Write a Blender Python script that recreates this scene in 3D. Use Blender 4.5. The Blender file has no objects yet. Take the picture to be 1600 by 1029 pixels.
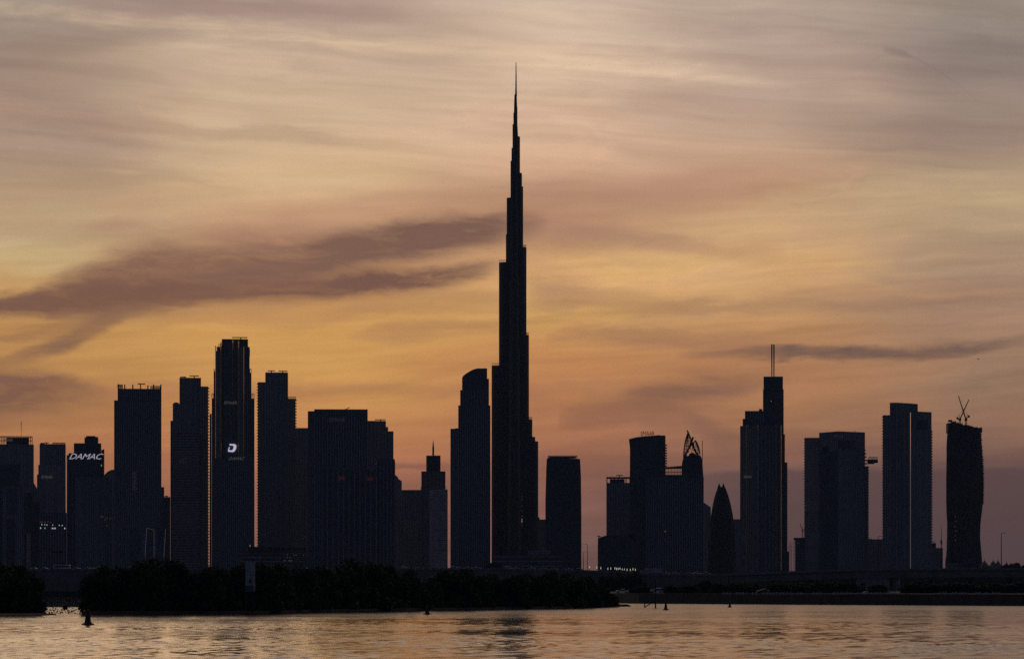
import bpy, math, random
import numpy as np
from mathutils import Vector
random.seed(7)
rng = np.random.default_rng(7)
scene = bpy.context.scene
COL = scene.collection

# ------------------------------------------------------------------ camera, sky, sun, exposure
F = 5200.0            # focal length in photo pixels (photo 1600 x 1029)
HOR = 918.0           # photo row of the horizon
CAMZ = 5.0
cam_data = bpy.data.cameras.new('camera')
cam = bpy.data.objects.new('camera', cam_data)
COL.objects.link(cam)
cam.location = (0, 0, CAMZ)
cam.rotation_euler = (math.pi / 2, 0, 0)
cam_data.sensor_width = 36.0
cam_data.lens = 36.0 * F / 1600.0
cam_data.shift_y = (HOR - 514.5) / 1600.0
cam_data.clip_start = 1.0
cam_data.clip_end = 120000.0
scene.camera = cam
scene.render.engine = 'CYCLES'
scene.view_settings.view_transform = 'Standard'
scene.view_settings.look = 'None'
scene.view_settings.exposure = 0.0
scene.view_settings.gamma = 1.0
scene.cycles.use_denoising = False      # the fine sampling grain stands in for the photograph's own grain
scene.cycles.max_bounces = 6
scene.cycles.volume_bounces = 0

SUN_EL, SUN_AZ = math.radians(2.0), math.radians(-9.0)      # low in front, left of the towers, behind cloud


def lin(c):
    return tuple((x / 255 / 12.92) if x / 255 <= 0.04045 else ((x / 255 + 0.055) / 1.055) ** 2.4 for x in c) + (1.0,)


world = bpy.data.worlds.new('World')
scene.world = world
world.use_nodes = True
world.cycles.sampling_method = 'MANUAL'
world.cycles.sample_map_resolution = 256
NT = world.node_tree
NT.nodes.clear()


def sock(nt, s, v):
    if isinstance(v, bpy.types.NodeSocket):
        nt.links.new(v, s)
    else:
        s.default_value = v


def M(op, a, b=None, c=None, clamp=False, nt=None):
    nt = nt or NT
    n = nt.nodes.new('ShaderNodeMath')
    n.operation = op
    n.use_clamp = clamp
    for i, v in enumerate((a, b, c)):
        if v is not None:
            sock(nt, n.inputs[i], v)
    return n.outputs[0]


def smooth(v, a, b, o0=0.0, o1=1.0, nt=None):
    nt = nt or NT
    n = nt.nodes.new('ShaderNodeMapRange')
    n.interpolation_type = 'SMOOTHSTEP'
    sock(nt, n.inputs[0], v)
    n.inputs[1].default_value, n.inputs[2].default_value = a, b
    n.inputs[3].default_value, n.inputs[4].default_value = o0, o1
    return n.outputs[0]


def mix(f, a, b, kind='MIX', nt=None):
    nt = nt or NT
    n = nt.nodes.new('ShaderNodeMix')
    n.data_type = 'RGBA'
    n.blend_type = kind
    n.clamp_factor = True
    sock(nt, n.inputs[0], f)
    sock(nt, n.inputs[6], a)
    sock(nt, n.inputs[7], b)
    return n.outputs[2]


def vec(x, y, z=0.0, nt=None):
    nt = nt or NT
    n = nt.nodes.new('ShaderNodeCombineXYZ')
    for i, v in enumerate((x, y, z)):
        sock(nt, n.inputs[i], v)
    return n.outputs[0]


def noise(v, scale=1.0, detail=4.0, rough=0.5, dist=0.0, nt=None):
    nt = nt or NT
    n = nt.nodes.new('ShaderNodeTexNoise')
    sock(nt, n.inputs['Vector'], v)
    n.inputs['Scale'].default_value = scale
    n.inputs['Detail'].default_value = detail
    n.inputs['Roughness'].default_value = rough
    n.inputs['Distortion'].default_value = dist
    return n.outputs['Fac']


def fcurve(x, pts):
    n = NT.nodes.new('ShaderNodeFloatCurve')
    c = n.mapping.curves[0]
    pts = sorted(pts)
    c.points[0].location = pts[0]
    c.points[1].location = pts[-1]
    for p in pts[1:-1]:
        c.points.new(*p)
    n.mapping.extend = 'HORIZONTAL'
    n.mapping.use_clip = False
    n.mapping.update()
    n.inputs[0].default_value = 1.0
    sock(NT, n.inputs[1], x)
    return n.outputs[0]


def ramp(x, stops):
    n = NT.nodes.new('ShaderNodeValToRGB')
    r = n.color_ramp
    r.interpolation = 'CARDINAL'
    r.elements[0].position, r.elements[0].color = stops[0][0], lin(stops[0][1])
    r.elements[1].position, r.elements[1].color = stops[-1][0], lin(stops[-1][1])
    for p, c in stops[1:-1]:
        e = r.elements.new(p)
        e.color = lin(c)
    sock(NT, n.inputs[0], x)
    return n.outputs[0]


tc = NT.nodes.new('ShaderNodeTexCoord')
sep = NT.nodes.new('ShaderNodeSeparateXYZ')
NT.links.new(tc.outputs['Generated'], sep.inputs[0])
dx, dy, dz = sep.outputs
AZ = M('ARCTAN2', dx, dy)                       # 0 straight ahead, + to the right
HYP = M('SQRT', M('ADD', M('MULTIPLY', dx, dx), M('MULTIPLY', dy, dy)))
EL = M('DIVIDE', dz, M('MAXIMUM', HYP, 0.02))
# azimuth and elevation of the sky, counted in steps of 1/5200 radian
U = M('MULTIPLY_ADD', AZ, F, 800.0)
V = M('MULTIPLY_ADD', EL, -F, HOR)
P1 = vec(M('DIVIDE', U, 420.0), M('DIVIDE', V, 110.0), 0.3)
P2 = vec(M('DIVIDE', U, 420.0), M('DIVIDE', V, 110.0), 7.7)
W1 = M('SUBTRACT', noise(P1, 1.0, 3.0, 0.5, 0.6), 0.5)
W2 = M('SUBTRACT', noise(P2, 1.0, 3.0, 0.5, 0.6), 0.5)
VW = M('MULTIPLY_ADD', W1, 110.0, V)
UW = M('MULTIPLY_ADD', W2, 420.0, U)
# gentler warp that frays the edges of the bigger streaks
P3 = vec(M('DIVIDE', U, 130.0), M('DIVIDE', V, 38.0), 3.1)
W3 = M('SUBTRACT', noise(P3, 1.0, 4.0, 0.55, 0.4), 0.5)
P4 = vec(M('DIVIDE', U, 46.0), M('DIVIDE', V, 12.0), 5.5)
W4 = M('SUBTRACT', noise(P4, 1.0, 3.0, .55, .5), 0.5)
VC = M('MULTIPLY_ADD', W4, 10.0, M('MULTIPLY_ADD', W3, 38.0, V))

T = M('DIVIDE', M('ADD', VW, 100.0), 1100.0, clamp=True)


def col_ramp(stops):
    return ramp(T, [((y + 100) / 1100.0, c) for y, c in stops])


R0 = col_ramp([(-100, (134, 124, 118)), (0, (143, 131, 120)), (90, (138, 122, 109)), (180, (144, 124, 110)), (260, (152, 131, 110)),
               (315, (166, 146, 113)), (370, (180, 168, 124)), (430, (180, 146, 94)), (520, (170, 126, 72)), (590, (172, 124, 68)),
               (670, (160, 108, 66)), (740, (140, 90, 68)), (850, (112, 78, 70)), (980, (88, 66, 66))])
R1 = col_ramp([(-100, (146, 130, 122)), (0, (158, 137, 125)), (60, (176, 154, 132)), (140, (186, 162, 132)), (220, (192, 165, 129)),
               (290, (196, 165, 122)), (345, (192, 154, 114)), (430, (172, 124, 84)), (500, (192, 141, 72)), (570, (188, 137, 69)),
               (630, (180, 122, 66)), (710, (164, 102, 70)), (760, (142, 88, 70)), (850, (114, 78, 72)), (980, (90, 66, 66))])
R2 = col_ramp([(-100, (166, 148, 134)), (0, (186, 165, 146)), (80, (199, 173, 145)), (150, (200, 171, 142)), (240, (198, 160, 128)),
               (310, (176, 137, 105)), (370, (186, 142, 100)), (430, (200, 153, 96)), (500, (192, 144, 80)), (560, (184, 126, 72)),
               (630, (168, 110, 70)), (690, (148, 94, 70)), (750, (126, 83, 73)), (850, (112, 78, 74)), (980, (92, 68, 68))])
R3 = col_ramp([(-100, (148, 134, 126)), (0, (168, 150, 133)), (100, (170, 147, 130)), (200, (180, 150, 124)), (290, (178, 139, 104)),
               (345, (196, 157, 112)), (420, (200, 156, 104)), (490, (186, 139, 88)), (560, (170, 118, 78)), (640, (162, 110, 74)),
               (700, (138, 94, 74)), (735, (114, 82, 76)), (790, (90, 71, 72)), (880, (82, 65, 66)), (980, (78, 60, 62))])
R4 = col_ramp([(-100, (128, 120, 114)), (0, (143, 131, 117)), (80, (127, 115, 107)), (150, (141, 124, 112)), (235, (149, 127, 108)),
               (310, (174, 149, 114)), (370, (166, 141, 110)), (430, (160, 131, 105)), (510, (154, 120, 96)), (590, (140, 108, 86)),
               (660, (132, 98, 80)), (710, (112, 82, 75)), (745, (84, 66, 68)), (810, (76, 62, 64)), (890, (75, 60, 62)), (980, (72, 56, 60))])
base = R0
for r, a, b in ((R1, 40, 430), (R2, 470, 830), (R3, 850, 1160), (R4, 1160, 1520)):
    base = mix(smooth(UW, a, b), base, r)


# fine cirrus fibre: long streaks, falling gently to the right high up and rising lower down
def fibre(slope, lx, ly, seed, detail=4.0, dist=0.3, wv=60.0):
    vv = M('MULTIPLY_ADD', U, slope, M('MULTIPLY_ADD', W1, wv, V))
    return M('SUBTRACT', noise(vec(M('DIVIDE', U, lx), M('DIVIDE', vv, ly), seed), 1.0, detail, 0.55, dist), 0.5)


hi = smooth(V, 420, 180)
fib = M('ADD', M('MULTIPLY', fibre(-0.09, 520.0, 46.0, 1.0), hi),
        M('MULTIPLY', fibre(0.10, 460.0, 40.0, 4.0), M('SUBTRACT', 1.0, hi)))
fib2 = M('ADD', M('MULTIPLY', fibre(-0.06, 420.0, 17.0, 9.0, 3.0, 0.15, 35.0), hi),
         M('MULTIPLY', fibre(0.05, 380.0, 15.0, 12.0, 3.0, 0.15, 35.0), M('SUBTRACT', 1.0, hi)))
curl = M('SUBTRACT', noise(vec(M('DIVIDE', UW, 95.0), M('DIVIDE', VC, 20.0), 21.0), 1.0, 6.0, .62, .8), 0.5)
patch = smooth(noise(vec(M('DIVIDE', U, 380.0), M('DIVIDE', V, 130.0), 33.0), 1.0, 2.0, .5), .38, .68)
amp = M('ADD', M('ADD', M('MULTIPLY', fib, 0.55), M('MULTIPLY', fib2, 0.34)), M('MULTIPLY', M('MULTIPLY', curl, patch), .34))
light = M('ADD', 1.0, amp)
base = mix(1.0, base, vec(light, M('MULTIPLY_ADD', amp, 1.06, 1.0), M('MULTIPLY_ADD', amp, 1.0, 1.0)), 'MULTIPLY')


grain = M('ADD', 1.0, M('MULTIPLY', M('ADD', fib2, curl), .45))


# clouds with a place of their own: centre line, half width and strength along the azimuth
def cloud(pts, col, frayed=1.0, soft=0.0):
    x = M('DIVIDE', U, 1600.0)
    vc = fcurve(x, [(p[0] / 1600, p[1] / 1000) for p in pts])
    hw = fcurve(x, [(p[0] / 1600, p[2] / 100) for p in pts])
    st = fcurve(x, [(p[0] / 1600, p[3]) for p in pts])
    vv = VC if frayed else V
    d = M('DIVIDE', M('MULTIPLY_ADD', vc, -1000.0, vv), M('MAXIMUM', M('MULTIPLY', hw, 135.0), 0.5))
    m = smooth(M('ABSOLUTE', d), 1.25 + soft, 0.25)
    s = M('MULTIPLY', m, M('MAXIMUM', st, 0.0))
    s = M('MULTIPLY', s, M('MULTIPLY_ADD', curl, 1.5, M('MULTIPLY_ADD', fib2, 1.0, M('MULTIPLY_ADD', W3, 0.7, 1.05))), clamp=True)
    global base
    base = mix(s, base, mix(1.0, lin(col), vec(grain, grain, grain), 'MULTIPLY'))


cloud([(-300, 380, 16, 0), (-60, 378, 16, .5), (0, 376, 16, .55), (60, 371, 14, .45), (150, 362, 12, 0)], (200, 192, 142))
cloud([(0, 24, 10, .15), (300, 44, 12, .25), (600, 72, 14, .35), (800, 88, 16, .2), (1000, 108, 14, .3), (1250, 140, 10, 0)], (212, 186, 150))
cloud([(100, 8, 14, 0), (300, 14, 16, .5), (480, 20, 16, .4), (650, 30, 10, 0)], (132, 112, 106))
cloud([(0, 95, 26, .2), (120, 75, 24, .35), (230, 55, 18, .2), (330, 50, 10, 0)], (122, 106, 96))
cloud([(0, 180, 14, .4), (200, 200, 12, .35), (400, 212, 10, .4), (560, 222, 10, .2), (700, 228, 8, 0)], (150, 122, 104))
cloud([(820, 388, 14, 0), (900, 402, 18, .5), (1000, 420, 22, .5), (1060, 412, 18, .5), (1150, 395, 16, .4), (1280, 408, 12, .3), (1400, 420, 10, 0)], (210, 166, 98))
cloud([(860, 470, 22, 0), (940, 488, 16, .45), (1010, 470, 12, .4), (1090, 462, 12, 0)], (205, 156, 84))
cloud([(1150, 340, 20, 0), (1280, 312, 20, .3), (1420, 302, 24, .35), (1600, 305, 26, .3)], (184, 158, 116))
cloud([(800, 352, 30, .3), (850, 345, 32, .45), (930, 332, 30, .45), (1030, 312, 24, .4), (1150, 292, 18, .25), (1330, 275, 14, 0)], (158, 112, 92), soft=.6)
cloud([(820, 366, 12, .35), (930, 374, 13, .4), (1050, 380, 10, .4), (1120, 388, 10, .35), (1230, 392, 10, 0)], (140, 106, 90), soft=.6)
cloud([(820, 450, 22, 0), (870, 462, 22, .45), (960, 465, 18, .3), (1080, 480, 14, .25), (1300, 470, 18, .3), (1600, 455, 24, .3)], (140, 104, 86))
cloud([(850, 530, 5, 0), (920, 521, 14, .5), (1000, 525, 18, .55), (1120, 532, 18, .4), (1250, 540, 12, 0)], (136, 96, 76))
cloud([(1050, 562, 4, 0), (1120, 557, 5, .4), (1210, 553, 6, .65), (1330, 552, 7, .8), (1430, 551, 7, .8), (1510, 548, 6, .65), (1570, 541, 5, .3), (1640, 530, 5, 0)], (92, 72, 70), soft=.5)
cloud([(900, 632, 8, 0), (970, 624, 9, .4), (1050, 616, 13, .65), (1120, 608, 13, .6), (1180, 600, 10, .35), (1240, 592, 8, 0)], (102, 72, 68), soft=.9)
cloud([(840, 610, 12, .4), (960, 600, 12, .3), (1100, 580, 12, 0)], (148, 98, 70))
cloud([(870, 655, 8, 0), (925, 651, 8, .45), (985, 644, 8, .4), (1060, 640, 7, 0)], (104, 72, 66), soft=.9)
cloud([(990, 668, 12, 0), (1060, 652, 9, .35), (1110, 676, 12, .45), (1150, 700, 14, .4), (1200, 715, 10, 0)], (112, 78, 70), soft=.6)
cloud([(540, 740, 4, 0), (620, 728, 5, .6), (700, 732, 5, .5), (760, 738, 4, 0)], (112, 72, 66))
# the long dark swept cloud on the left, in two lobes, and the shreds below it
cloud([(40, 470, 10, 0), (130, 452, 24, .4), (230, 438, 32, .6), (350, 434, 34, .6), (450, 434, 30, .5), (540, 424, 26, .3), (640, 405, 24, .2), (720, 395, 20, .25), (790, 392, 12, 0)], (130, 96, 78), soft=.5)
cloud([(-200, 492, 12, .8), (0, 482, 12, .85), (110, 464, 26, .85), (220, 442, 40, .8), (330, 428, 36, .8), (450, 412, 28, .85), (560, 392, 26, .9),
       (650, 374, 26, .95), (730, 362, 22, .9), (800, 352, 18, .6), (860, 346, 12, 0)], (100, 74, 68), soft=.15)
cloud([(0, 484, 10, .9), (130, 474, 20, .95), (240, 464, 20, .9), (330, 460, 16, .75), (450, 453, 17, .8), (560, 446, 18, .85), (640, 438, 17, .85), (720, 424, 15, .75), (775, 416, 10, .3), (820, 412, 8, 0)], (92, 66, 64))
cloud([(0, 572, 7, .5), (50, 558, 12, .6), (100, 540, 16, .75), (150, 512, 16, .7), (190, 492, 14, .6), (240, 480, 8, 0)], (106, 78, 66))
cloud([(0, 532, 6, .35), (70, 520, 9, .45), (140, 505, 9, .4), (200, 500, 6, 0)], (112, 82, 66))
cloud([(-250, 628, 36, .85), (0, 622, 38, .9), (70, 615, 32, .8), (130, 618, 22, .55), (200, 628, 12, .2), (260, 634, 8, 0)], (96, 68, 64))
cloud([(230, 505, 10, 0), (340, 498, 12, .35), (470, 500, 12, .35), (620, 470, 16, .4), (740, 462, 16, .4), (800, 470, 10, 0)], (150, 108, 74))
cloud([(540, 530, 8, 0), (640, 518, 14, .45), (720, 512, 12, .4), (790, 520, 8, 0)], (148, 106, 74))
cloud([(0, 660, 12, .4), (120, 655, 10, .3), (250, 668, 8, 0)], (140, 92, 66))
# low bank of murk over the right half of the horizon, and the shred of an old vapour trail
bank = M('MULTIPLY', smooth(M('MULTIPLY_ADD', W3, 22.0, V), 730, 740), smooth(UW, 930, 1180))
base = mix(M('MULTIPLY', bank, .8), base, lin((78, 60, 65)))
cloud([(1375, 82, 3, 0), (1392, 86, 5, .30), (1410, 90, 5, .34), (1425, 97, 3, .14), (1450, 110, 2, .14), (1480, 130, 2, .12), (1505, 150, 2, .08), (1530, 172, 2, 0)], (104, 90, 84), frayed=0)

# higher than the picture the veil thins and greys; round to the east it is night-blue
upper = mix(smooth(EL, 0.32, 1.5), lin((146, 130, 118)), lin((34, 40, 56)))
skyc = mix(smooth(EL, 0.17, 0.32), base, upper)
east = mix(smooth(EL, 0.0, 0.6), lin((34, 43, 64)), lin((25, 36, 59)))
side = smooth(M('ABSOLUTE', AZ), math.radians(45), math.radians(140))
veil = mix(side, skyc, east)
nish = NT.nodes.new('ShaderNodeTexSky')
nish.sky_type = 'NISHITA'
nish.sun_disc = False
nish.sun_elevation = SUN_EL
nish.sun_rotation = SUN_AZ
nish.altitude = 0
nish.dust_density = 3.0
nsc = NT.nodes.new('ShaderNodeVectorMath')
nsc.operation = 'SCALE'
NT.links.new(nish.outputs[0], nsc.inputs[0])
nsc.inputs['Scale'].default_value = 0.05
# the cirrus veil lets a little of the clear sky through its thin places
veil = mix(0.06, veil, nsc.outputs[0])
hs = NT.nodes.new('ShaderNodeHueSaturation')
sock(NT, hs.inputs['Saturation'], smooth(V, 200, 480, 0.92, 0.95))
NT.links.new(veil, hs.inputs['Color'])
veil = hs.outputs[0]
below = smooth(EL, -0.004, -0.03)
veil = mix(below, veil, lin((24, 24, 30)))
bg = NT.nodes.new('ShaderNodeBackground')
veil = mix(1.0, veil, mix(smooth(V, 640, 380), (.99, 1.0, .985, 1), (1.004, .982, 1.0, 1)), 'MULTIPLY')
NT.links.new(veil, bg.inputs[0])
bg.inputs[1].default_value = 1.25
wo = NT.nodes.new('ShaderNodeOutputWorld')
NT.links.new(bg.outputs[0], wo.inputs[0])

sl = bpy.data.lights.new('sun', 'SUN')
sl.energy = 0.02                                 # the sun is veiled and almost down
sl.angle = math.radians(12)
sl.color = (1.0, 0.72, 0.45)
so = bpy.data.objects.new('sun', sl)
COL.objects.link(so)
sd = Vector((math.sin(SUN_AZ) * math.cos(SUN_EL), math.cos(SUN_AZ) * math.cos(SUN_EL), math.sin(SUN_EL)))
so.rotation_euler = (-sd).to_track_quat('-Z', 'Y').to_euler()


# ------------------------------------------------------------------ helpers
def px(x, Y):
    return (x - 800.0) / F * Y


def pz(y, Y):
    return CAMZ + (HOR - y) / F * Y


class MB:
    """collects vertices and faces in world coordinates; build() links ONE mesh object"""
    def __init__(s):
        s.v, s.f = [], []

    def add(s, vs, fs):
        n = len(s.v)
        s.v.extend(vs)
        s.f.extend([tuple(i + n for i in f) for f in fs])
        return s

    def box(s, x0, x1, y0, y1, z0, z1):
        return s.add([(x0, y0, z0), (x1, y0, z0), (x1, y1, z0), (x0, y1, z0), (x0, y0, z1), (x1, y0, z1), (x1, y1, z1), (x0, y1, z1)],
                     [(0, 3, 2, 1), (4, 5, 6, 7), (0, 1, 5, 4), (1, 2, 6, 5), (2, 3, 7, 6), (3, 0, 4, 7)])

    def loft(s, rings, cap=True):
        n = len(rings[0])
        vs = [p for r in rings for p in r]
        fs = []
        for k in range(len(rings) - 1):
            for i in range(n):
                j = (i + 1) % n
                fs.append((k * n + i, k * n + j, (k + 1) * n + j, (k + 1) * n + i))
        if cap:
            fs.append(tuple(range(n - 1, -1, -1)))
            fs.append(tuple((len(rings) - 1) * n + i for i in range(n)))
        return s.add(vs, fs)

    def prism(s, poly, z0, z1):
        return s.loft([[(x, y, z0) for x, y in poly], [(x, y, z1) for x, y in poly]])

    def slab(s, outline, y0, y1):
        """closed x-z outline given real depth from y0 to y1"""
        return s.loft([[(x, y0, z) for x, z in outline], [(x, y1, z) for x, z in outline]])

    def tube(s, pts, radii, n=8):
        rings = []
        pts = [Vector(p) for p in pts]
        if not isinstance(radii, (list, tuple)):
            radii = [radii] * len(pts)
        for k, p in enumerate(pts):
            d = (pts[min(k + 1, len(pts) - 1)] - pts[max(k - 1, 0)]).normalized()
            a = d.orthogonal().normalized() if abs(d.z) < .99 else Vector((1, 0, 0))
            if abs(d.z) < .99:
                a = Vector((0, 0, 1)).cross(d).normalized()
            b = d.cross(a)
            rings.append([tuple(p + radii[k] * (math.cos(t) * a + math.sin(t) * b)) for t in [2 * math.pi * i / n for i in range(n)]])
        return s.loft(rings)

    def bar(s, p, q, w):
        return s.tube([p, q], w * .707, 4)

    def lathe(s, cx, cy, prof, n=16):
        return s.loft([[(cx + r * math.cos(2 * math.pi * i / n), cy + r * math.sin(2 * math.pi * i / n), z) for i in range(n)] for r, z in prof])

    def build(s, name, m, parent=None, smooth=False):
        off = Vector(parent_world(parent)) if parent is not None else Vector((0, 0, 0))
        me = bpy.data.meshes.new(name)
        me.from_pydata([tuple(Vector(p) - off) for p in s.v], [], s.f)
        me.validate()
        if smooth:
            me.polygons.foreach_set('use_smooth', [True] * len(me.polygons))
        me.materials.append(m)
        o = bpy.data.objects.new(name, me)
        COL.objects.link(o)
        if parent is not None:
            o.parent = parent
        return o


def parent_world(o):
    p = Vector((0, 0, 0))
    while o is not None:
        p += o.location
        o = o.parent
    return p


def tag(o, label=None, cat=None, group=None, kind=None):
    for k, v in (('label', label), ('category', cat), ('group', group), ('kind', kind)):
        if v:
            o[k] = v
    return o


def thing(name, label, cat, loc, group=None):
    o = bpy.data.objects.new(name, None)
    o.empty_display_size = 1
    COL.objects.link(o)
    o.location = loc
    return tag(o, label, cat, group)


def copy_tree(o, parent=None):
    c = o.copy()
    COL.objects.link(c)
    c.parent = parent
    for ch in list(o.children):
        copy_tree(ch, c)
    return c


# ------------------------------------------------------------------ materials
def mat(name, color, rough=.6, metal=0.0, spec=.5, emit=None, estr=0.0, vary=.25, vscale=.3):
    m = bpy.data.materials.new(name)
    m.use_nodes = True
    nt = m.node_tree
    b = nt.nodes['Principled BSDF']
    b.inputs['Roughness'].default_value = rough
    b.inputs['Metallic'].default_value = metal
    b.inputs['Specular IOR Level'].default_value = spec
    if emit:
        b.inputs['Emission Color'].default_value = tuple(emit) + (1,)
        b.inputs['Emission Strength'].default_value = estr
    t = nt.nodes.new('ShaderNodeTexCoord')
    n = noise(t.outputs['Object'], vscale, 4.0, .6, nt=nt)
    f = smooth(n, .3, .7, 1 - vary, 1 + vary, nt=nt)
    c = mix(1.0, tuple(color) + (1,), vec(f, f, f, nt=nt), 'MULTIPLY', nt=nt)
    nt.links.new(c, b.inputs['Base Color'])
    return m


def facade(name, wall, glass, floor=3.8, bay=3.2, gh=.62, gw=.78, rough=.12, wallr=.7, spec=.5):
    """wall with a window for every bay of every floor; glass panes differ a little from each other"""
    m = bpy.data.materials.new(name)
    m.use_nodes = True
    nt = m.node_tree
    b = nt.nodes['Principled BSDF']
    b.inputs['Specular IOR Level'].default_value = spec
    t = nt.nodes.new('ShaderNodeTexCoord')
    sp = nt.nodes.new('ShaderNodeSeparateXYZ')
    nt.links.new(t.outputs['Object'], sp.inputs[0])
    h = M('MULTIPLY_ADD', sp.outputs[1], .77, sp.outputs[0], nt=nt)
    zf = M('DIVIDE', sp.outputs[2], floor, nt=nt)
    hf = M('DIVIDE', h, bay, nt=nt)
    a = M('LESS_THAN', M('FRACT', zf, nt=nt), gh, nt=nt)
    c = M('LESS_THAN', M('FRACT', hf, nt=nt), gw, nt=nt)
    win = M('MULTIPLY', a, c, nt=nt)
    wn = nt.nodes.new('ShaderNodeTexWhiteNoise')
    wn.noise_dimensions = '3D'
    nt.links.new(vec(M('FLOOR', hf, nt=nt), M('FLOOR', zf, nt=nt), 0, nt=nt), wn.inputs['Vector'])
    st = noise(t.outputs['Object'], .05, 4.0, .6, nt=nt)
    wv = smooth(st, .3, .7, .75, 1.2, nt=nt)
    wc = mix(1.0, tuple(wall) + (1,), vec(wv, wv, wv, nt=nt), 'MULTIPLY', nt=nt)
    gv = M('MULTIPLY_ADD', wn.outputs[0], 1.0, .5, nt=nt)
    gc = mix(1.0, tuple(glass) + (1,), vec(gv, gv, gv, nt=nt), 'MULTIPLY', nt=nt)
    nt.links.new(mix(win, wc, gc, nt=nt), b.inputs['Base Color'])
    nt.links.new(M('MULTIPLY_ADD', win, rough - wallr, wallr, nt=nt), b.inputs['Roughness'])
    return m


FA = {
    'pale': facade('pale_facade', (.48, .46, .44), (.09, .10, .11), 3.8, 3.2, .86, .62),
    'mid': facade('grey_facade', (.30, .30, .31), (.06, .07, .08), 3.6, 2.8, .88, .6),
    'dark': facade('dark_facade', (.085, .085, .095), (.035, .04, .05), 3.8, 2.2, .9, .8),
    'glass': facade('glass_facade', (.10, .11, .12), (.05, .06, .075), 4.0, 1.6, .88, .92, .08, .4),
    'stone': facade('stone_facade', (.30, .27, .23), (.05, .05, .06), 3.6, 4.2, .55, .5),
    'needle': facade('ribbed_cladding', (.11, .11, .11), (.05, .05, .055), 4.0, 1.8, .85, .8, .45, .6, .08),
    'shell': facade('dark_shell', (.055, .06, .07), (.04, .045, .055), 4.0, 3.0, .8, .8, .9, .95, 0.0),
    'bright': facade('white_panel_facade', (.75, .75, .78), (.30, .31, .34), 3.6, 2.4),
    'band': facade('banded_facade', (.28, .28, .29), (.04, .05, .06), 4.2, 60.0, .55, 1.1),
}
M_FIN = mat('fin_metal', (.45, .45, .47), .5, .1)
M_FIND = mat('dark_fin_metal', (.10, .105, .12), .6, .1, spec=.2)
M_SLAB = mat('slab_concrete', (.32, .31, .30), .8)
M_BRONZE = mat('polished_bronze', (.75, .52, .30), .22, 1.0)
M_STEEL = mat('grey_steel', (.18, .18, .19), .5, .5)
M_DARK = mat('dark_steel', (.05, .05, .055), .7, spec=.15)
M_CONC = mat('concrete', (.16, .155, .15), .85, vscale=.15)
M_GLASS = mat('dark_glass', (.04, .05, .06), .08)
M_SIGN = mat('lit_white_letters', (.8, .8, .8), .4, emit=(.82, .80, .95), estr=.38)
M_SIGNB = mat('bright_lit_emblem', (.8, .8, .8), .4, emit=(.80, .72, .95), estr=.6)
M_SIGND = mat('dim_lit_letters', (.5, .5, .5), .4, emit=(.80, .76, .74), estr=.06)
M_SIGNF = mat('faint_lit_letters', (.3, .3, .3), .4, emit=(.7, .66, .62), estr=.014)
M_WINW = mat('lit_white_window', (.8, .8, .8), .4, emit=(.85, 1.0, .95), estr=.5)
M_WINY = mat('lit_warm_window', (.8, .7, .5), .4, emit=(1.0, .72, .42), estr=.30)
M_WINO = mat('lit_amber_window', (.8, .5, .3), .4, emit=(1.0, .42, .18), estr=.05)
M_RED = mat('lit_red_display', (.4, .1, .1), .4, emit=(1.0, .22, .14), estr=.02)
M_BLUE = mat('lit_blue_strip', (.1, .1, .4), .4, emit=(.10, .18, 1.0), estr=.05)
M_STRIP = mat('lit_white_strip', (.8, .8, .8), .4, emit=(.9, .85, .75), estr=.02)
M_LAMP = mat('lit_lamp', (.9, .9, .8), .4, emit=(1.0, .92, .66), estr=.5)
M_LAMPO = mat('orange_work_lamp', (.9, .5, .2), .4, emit=(1.0, .45, .15), estr=.35)

ROOFH = 1.2


# ------------------------------------------------------------------ towers
GZ = 3.0     # city ground level


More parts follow.
